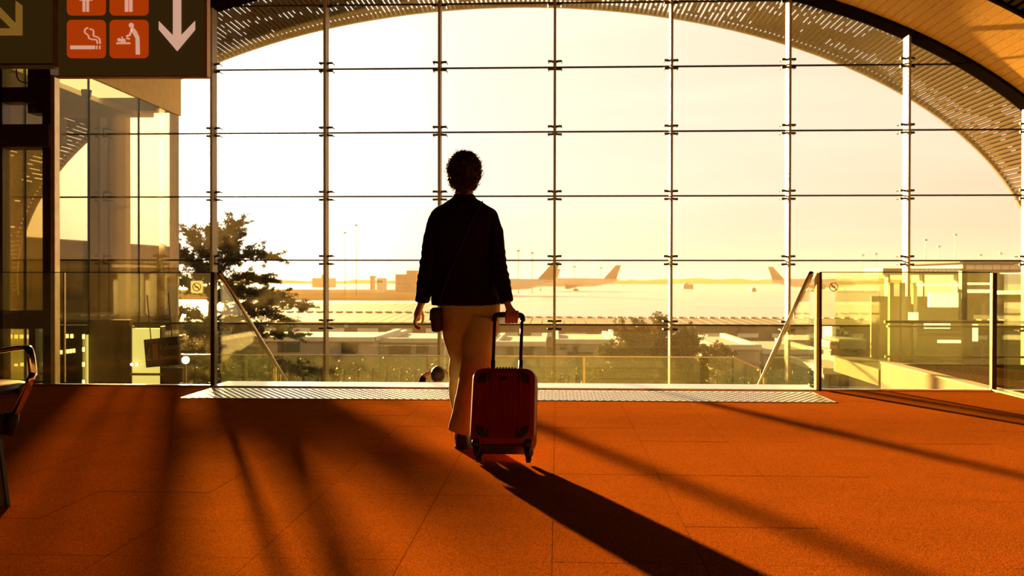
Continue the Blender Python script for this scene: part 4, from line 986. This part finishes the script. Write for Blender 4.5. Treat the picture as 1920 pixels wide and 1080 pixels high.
sleeve([(917, 407, 0, 0.054), (927, 440, -0.03, 0.053), (933, 488, -0.06, 0.050), (942, 530, -0.09, 0.045), (950, 567, -0.115, 0.038)], 1)
fused('jacket', jk, 'jacket', 0.0060, pw, 3, jitter=0.004, jscale=22)
# trousers
tr_ = MB()
tr_.rings([ring_px(823, 936, 556, 0.115), ring_px(824, 938, 575, 0.122), ring_px(826, 938, 600, 0.122), ring_px(830, 936, 620, 0.108), ring_px(840, 926, 640, 0.075), ring_px(856, 912, 655, 0.04)])
def leg(pts):
    ps = bez([P(a, b, YW+d) for a, b, d, r in pts], 6); rs = []
    for i in range(len(pts)-1):
        for k in range(6): rs.append(pts[i][3]+(pts[i+1][3]-pts[i][3])*k/6)
    rs.append(pts[-1][3]); tr_.tube(ps, rs, 18)
leg([(902, 596, -0.035, 0.100), (897, 637, -0.05, 0.094), (892, 686, -0.05, 0.086), (882, 735, -0.03, 0.076), (871, 772, 0.0, 0.068), (862, 808, 0.02, 0.066)])
leg([(853, 598, -0.01, 0.086), (853, 630, 0.015, 0.074), (863, 670, 0.085, 0.060), (857, 716, 0.26, 0.057), (863, 760, 0.36, 0.055), (866, 799, 0.45, 0.058)])
fused('trousers', tr_, 'trousers', 0.0065, pw, 2, jitter=0.011, jscale=10)
def shoe(heel, toe_len, w_, parent):
    R = []
    for f, hw, h0, h1 in ((0.0, 0.55, 0.0, 0.085), (0.06, 0.8, 0.0, 0.105), (0.25, 0.86, 0.0, 0.10), (0.45, 0.86, 0.0, 0.075), (0.7, 1.0, 0.0, 0.058), (0.9, 0.8, 0.0, 0.045), (1.0, 0.4, 0.004, 0.03)):
        c = heel + Vector((0, toe_len*f, 0)); hh = hw*w_
        R.append([c+Vector((-hh, 0, h0)), c+Vector((hh, 0, h0)), c+Vector((hh*1.02, 0, h0+(h1-h0)*0.45)), c+Vector((hh*0.7, 0, h1)), c+Vector((-hh*0.7, 0, h1)), c+Vector((-hh*1.02, 0, h0+(h1-h0)*0.45))])
    o = put('shoe', MB().rings(R), 'shoe', parent, smooth=True, bevel=0.006)
    put('sole', MB().rings([[heel+Vector((s_*w_*hw*1.06, toe_len*f, z)) for s_, f, hw in ((-1, -0.02, 0.5), (-1, 0.1, 0.85), (-1, 0.7, 1.0), (-1, 1.0, 0.5), (1, 1.0, 0.5), (1, 0.7, 1.0), (1, 0.1, 0.85), (1, -0.02, 0.5))] for z in (0.0, 0.016)]), 'rubber', o)
shoe(Vector((P(866, 840, YW).x, YW-0.03, 0.0)), 0.25, 0.044, pw)
shoe(Vector((P(866, 815, YW+0.46).x, YW+0.42, 0.0)), 0.25, 0.044, pw)
# curly hair
hr = MB(); rr = random.Random(5)
hcen = hc + Vector((0, -0.008, 0.012))
hr.ellipsoid(hcen, 0.094, 0.100, 0.110, 20, 14); hr.ellipsoid(hcen+Vector((0, -0.028, -0.070)), 0.084, 0.062, 0.055, 16, 10)
hr.ellipsoid(hcen+Vector((0, -0.022, -0.105)), 0.056, 0.046, 0.035, 14, 8)
hb = fused('hair', hr, 'hair', 0.0055, pw, 2, jitter=0.017, jscale=48)
ck = MB()
for i in range(1500):
    th = rr.uniform(0, 2*PI); ph = math.asin(rr.uniform(-0.95, 1))
    d = Vector((math.cos(ph)*math.cos(th), math.cos(ph)*math.sin(th), math.sin(ph)))
    if d.y > 0.35 and d.z < 0.45: continue                       # leave the face free
    p0 = hcen + Vector((d.x*0.088, d.y*0.096, d.z*0.106))
    if d.z < -0.35: p0 += Vector((-d.x*0.006, -0.016, -0.016))
    g = (d*0.35 + Vector((rr.gauss(0, 0.7), rr.gauss(0, 0.7), -0.25+rr.gauss(0, 0.5)))).normalized()
    ln = rr.uniform(0.008, 0.034); cr_ = rr.uniform(0.004, 0.009); turns = rr.uniform(0.9, 1.8)
    u = g.cross(Vector((0.3, 0.5, 0.8))).normalized(); v = g.cross(u); ph0 = rr.uniform(0, 6.28)
    pts = [p0 + g*ln*k/9 + (u*math.cos(ph0+turns*2*PI*k/9)+v*math.sin(ph0+turns*2*PI*k/9))*cr_ for k in range(10)]
    rad = rr.uniform(0.0011, 0.0024)
    ck.tube(pts, [rad*(1-0.5*k/9) for k in range(10)], 4)
o = put('curls', ck, 'hair', hb, fix=False); o['kind'] = 'stuff'

# crossbody bag
bg_ = empty('shoulder_bag', P(820, 622, YW-0.05), 'small dark crossbody bag at the walking woman\'s left hip', 'bag')
bc = P(820, 600, YW-0.05)
put('pouch', MB().rings([ell_ring(bc+Vector((0, 0, z)), rx, ry, 20, 4) for z, rx, ry in ((-0.066, 0.018, 0.055), (-0.058, 0.028, 0.075), (0.0, 0.034, 0.085), (0.055, 0.030, 0.080), (0.066, 0.018, 0.07))]), 'leather', bg_, smooth=True)
put('flap', MB().rings([ell_ring(bc+Vector((-0.004, -0.002, z)), rx, ry, 20, 4) for z, rx, ry in ((0.0, 0.036, 0.084), (0.06, 0.034, 0.083), (0.072, 0.02, 0.07))]), 'leather', bg_, smooth=True)
sp_ = [(905, 377, -0.078), (895, 395, -0.108), (880, 425, -0.124), (866, 458, -0.126), (850, 495, -0.116), (838, 525, -0.122), (828, 555, -0.122), (822, 580, -0.09)]
put('strap', MB().tube(bez([P(a, b, YW+d) for a, b, d in sp_], 5), 0.0045, 6, 0.6), 'leather', bg_, smooth=True)

# ------------------------------------------------------------------ suitcase
YC = 5.27
tilt = math.radians(25)
cx = P(945, 868, YC)
su = empty('suitcase', (cx.x, YC, 0.0), 'small red hard shell suitcase with grey corners on four wheels', 'suitcase')
su.rotation_euler = (-tilt, 0, math.radians(-1.5))
W2, T2, H2 = 0.172, 0.20, 0.425      # half width, thickness (towards the camera is -y), height
Z0 = 0.045
def rbox(x0, x1, y0, y1, z0, z1): return MB().box(x0, x1, y0, y1, z0, z1)
def shell_half(y0, y1):
    R = []
    prof = [(y0, 0.030), (y0+(y1-y0)*0.12, 0.008), (y0+(y1-y0)*0.4, 0.0), (y1, 0.0)]
    for yv, ins in prof:
        ring = []; rc = 0.055
        for cx_, cz_, a0 in ((W2-ins-rc, Z0+H2-ins-rc, 0), (-W2+ins+rc, Z0+H2-ins-rc, 90), (-W2+ins+rc, Z0+ins+rc, 180), (W2-ins-rc, Z0+ins+rc, 270)):
            for q in range(7):
                a_ = math.radians(a0+q*15); ring.append((cx_+math.cos(a_)*rc, yv, cz_+math.sin(a_)*rc))
        R.append(ring)
    return MB().rings(R)
local('front_shell', shell_half(-T2, -T2/2-0.004), 'case_red', su, smooth=False)
local('back_shell', shell_half(0.0, -T2/2+0.004), 'case_red', su, smooth=False)
zr_ = MB(); ring = []
for yv in (-T2/2-0.004, -T2/2+0.004):
    rg = []; rc = 0.055; ins = -0.002
    for cx_, cz_, a0 in ((W2-rc, Z0+H2-rc, 0), (-W2+rc, Z0+H2-rc, 90), (-W2+rc, Z0+rc, 180), (W2-rc, Z0+rc, 270)):
        for q in range(7):
            a_ = math.radians(a0+q*15); rg.append((cx_+math.cos(a_)*(rc-ins), yv, cz_+math.sin(a_)*(rc-ins)))
    ring.append(rg)
local('zip', zr_.rings(ring), 'rubber', su)
for xr in (-0.088, -0.056, -0.040, -0.024, -0.008, 0.008, 0.024, 0.040, 0.056, 0.088):
    local('rib', MB().box(xr-0.0045, xr+0.0045, -T2-0.004, -T2+0.004, Z0+0.06, Z0+H2-0.035).box(xr-0.0045, xr+0.0045, -T2+0.02, -T2/2-0.006, Z0+H2-0.004, Z0+H2+0.0035), 'case_red', su, bevel=0.002)
local('name_plate', MB().box(-0.016, 0.016, -T2-0.006, -T2, Z0+H2-0.085, Z0+H2-0.062), 'steel', su, bevel=0.002)
for sx in (-1, 1):
    for zc, sz in ((Z0+H2, -1), (Z0, 1)):
        # corner guard: curved three-sided cap
        R = []
        for yv, k in ((-T2-0.004, 0.036), (-T2+0.020, 0.008), (-T2+0.055, -0.002)):
            pl = []
            rc = 0.055
            cx_ = sx*(W2-k-rc); cz_ = zc+sz*(k+rc)
            for q in range(7):
                a_ = math.radians(q*15); pl.append((cx_+sx*math.cos(a_)*rc, yv, cz_-sz*math.sin(a_)*rc))
            pl.append((cx_-sx*0.012, yv, cz_-sz*rc)); pl.append((cx_-sx*0.012, yv+0.001, cz_-sz*0.01)); pl.append((cx_+sx*rc, yv+0.001, cz_+sz*0.012))
            R.append(pl)
        local('corner_guard', MB().rings(R), 'case_grey', su, bevel=0.002)
    for yv in (-T2+0.035, -0.035):
        wh = local('wheel_housing', MB().rings([ell_ring((sx*(W2-0.040), yv, z), rx, ry, 14, 3) for z, rx, ry in ((Z0+0.030, 0.026, 0.032), (Z0+0.0, 0.026, 0.030), (Z0-0.016, 0.019, 0.020))]), 'case_grey', su, smooth=True)
        xw = sx*(W2-0.040); zc = 0.004 if yv > -0.1 else 0.004
        local('wheel', MB().tube([(xw-0.011, yv-0.012, zc+0.010), (xw+0.011, yv-0.012, zc+0.010)], 0.025, 16), 'rubber', wh)
        local('wheel_fork', MB().box(xw-0.015, xw-0.011, yv-0.022, yv+0.010, zc+0.0, Z0).box(xw+0.011, xw+0.015, yv-0.022, yv+0.010, zc+0.0, Z0), 'case_grey', wh)
local('base_plate', MB().box(-W2+0.05, W2-0.05, -T2+0.02, -0.02, Z0-0.004, Z0+0.01), 'case_grey', su)
# telescopic handle
hp = 0.076; zt_ = Z0+H2+0.357
for sx in (-1, 1):
    t_ = local('handle_tube', MB().tube([(sx*hp, -0.045, Z0+H2-0.02), (sx*hp, -0.045, zt_)], 0.0095, 10), 'dark_steel', su, smooth=True)
    local('tube_sleeve', MB().tube([(sx*hp, -0.045, Z0+H2-0.02), (sx*hp, -0.045, Z0+H2+0.09)], 0.0125, 10), 'case_grey', t_, smooth=True)
local('handle_grip', MB().tube(bez([(-hp-0.003, -0.045, zt_-0.03), (-hp, -0.045, zt_-0.004), (-hp+0.02, -0.045, zt_+0.006), (0, -0.045, zt_+0.008), (hp-0.02, -0.045, zt_+0.006), (hp, -0.045, zt_-0.004), (hp+0.003, -0.045, zt_-0.03)], 5), 0.0155, 12), 'rubber', su, smooth=True)
local('top_handle', MB().tube(bez([(-0.06, -T2/2+0.03, Z0+H2-0.005), (-0.05, -T2/2+0.03, Z0+H2+0.016), (0, -T2/2+0.03, Z0+H2+0.020), (0.05, -T2/2+0.03, Z0+H2+0.016), (0.06, -T2/2+0.03, Z0+H2-0.005)], 4), 0.008, 8), 'rubber', su, smooth=True)

# ================================================================== person on the stairs below (head and raised arms show)
YD = 12.4
pd = empty('person', (P(822, 705, YD).x, YD, -rise*10), 'person on the stairs below, dark clothes, arms raised to the head', 'person')
zg = -rise*10
hd = P(821, 704, YD); bd = MB()
bd.ellipsoid(hd, 0.076, 0.095, 0.105, 14, 10); bd.ellipsoid(hd+Vector((0, 0.05, -0.05)), 0.05, 0.05, 0.06, 10, 8); bd.tube([hd+Vector((0, 0.09, 0.01)), hd+Vector((0, 0.11, -0.02))], 0.012, 6)
for sx in (-1, 1): bd.ellipsoid(hd+Vector((sx*0.078, 0, -0.01)), 0.01, 0.02, 0.03, 8, 5)
def dt(a): return hd+Vector(a)
bd.tube([dt((0, 0, -0.08)), dt((0, -0.01, -0.20))], [0.05, 0.055], 10)
bd.tube([dt((0, 0, -0.17)), dt((0, 0, -0.35)), dt((0, 0, -0.62)), dt((0, 0, -0.80))], [0.10, 0.14, 0.12, 0.14], 14)
for sx in (-1, 1):
    bd.tube([dt((sx*0.15, 0, -0.23)), dt((sx*0.24, 0.08, -0.20)), dt((sx*0.20, 0.17, -0.02)), dt((sx*0.10, 0.18, 0.03))], [0.05, 0.042, 0.034, 0.026], 10)
    for k in range(4): bd.tube([dt((sx*0.10, 0.19, 0.03)), dt((sx*(0.07-0.003*k), 0.20, 0.055-0.022*k)), dt((sx*0.04, 0.20, 0.05-0.022*k))], 0.009, 6)
    bd.tube([dt((sx*0.10, 0.17, 0.02)), dt((sx*0.08, 0.165, -0.03))], 0.010, 6)
    zl_ = zg-hd.z; 
    bd.tube([dt((sx*0.08, 0, -0.78)), dt((sx*0.09, 0.02, -1.2)), dt((sx*0.10, 0, zl_+0.06))], [0.085, 0.06, 0.042], 10)
    bd.tube([dt((sx*0.10, -0.06, zl_+0.04)), dt((sx*0.10, 0.16, zl_+0.035))], 0.038, 8)
fused('body', bd, 'skin', 0.010, pd, 2)
ct_ = MB().tube([dt((0, 0, -0.15)), dt((0, 0, -0.24)), dt((0, 0, -0.38)), dt((0, 0, -0.62)), dt((0, 0, -0.86))], [0.08, 0.16, 0.17, 0.155, 0.17], 16)
for sx in (-1, 1): ct_.tube([dt((sx*0.12, 0, -0.22)), dt((sx*0.245, 0.08, -0.20)), dt((sx*0.205, 0.165, -0.04))], [0.07, 0.056, 0.044], 12)
fused('coat', ct_, 'jacket', 0.012, pd, 2)
tr2 = MB()
for sx in (-1, 1): tr2.tube([dt((sx*0.08, 0, -0.80)), dt((sx*0.09, 0.02, -1.2)), dt((sx*0.10, 0, zg-hd.z+0.06))], [0.10, 0.08, 0.07], 12)
fused('trousers', tr2, 'plane_dark', 0.014, pd, 2)
fused('hair', MB().ellipsoid(hd+Vector((0, -0.015, 0.018)), 0.088, 0.098, 0.105, 14, 10), 'hair', 0.008, pd, 1, jitter=0.008, jscale=40)

# ------------------------------------------------------------------ haze over the airfield
hz = MB().box(-900, 1500, 90, 3000, GZ+0.1, 24)
hm = bpy.data.materials.new('haze'); hm.use_nodes = True; t = hm.node_tree; t.nodes.clear()
o_ = t.nodes.new('ShaderNodeOutputMaterial'); vs = t.nodes.new('ShaderNodeVolumeScatter')
vs.inputs['Color'].default_value = (0.29, 0.19, 0.105, 1); vs.inputs['Density'].default_value = 0.0008; vs.inputs['Anisotropy'].default_value = 0.25
t.links.new(vs.outputs[0], o_.inputs['Volume']); MATS['haze'] = hm
tag(put('haze', hz, 'haze'), 'golden evening haze over the airfield', 'haze', kind='stuff')
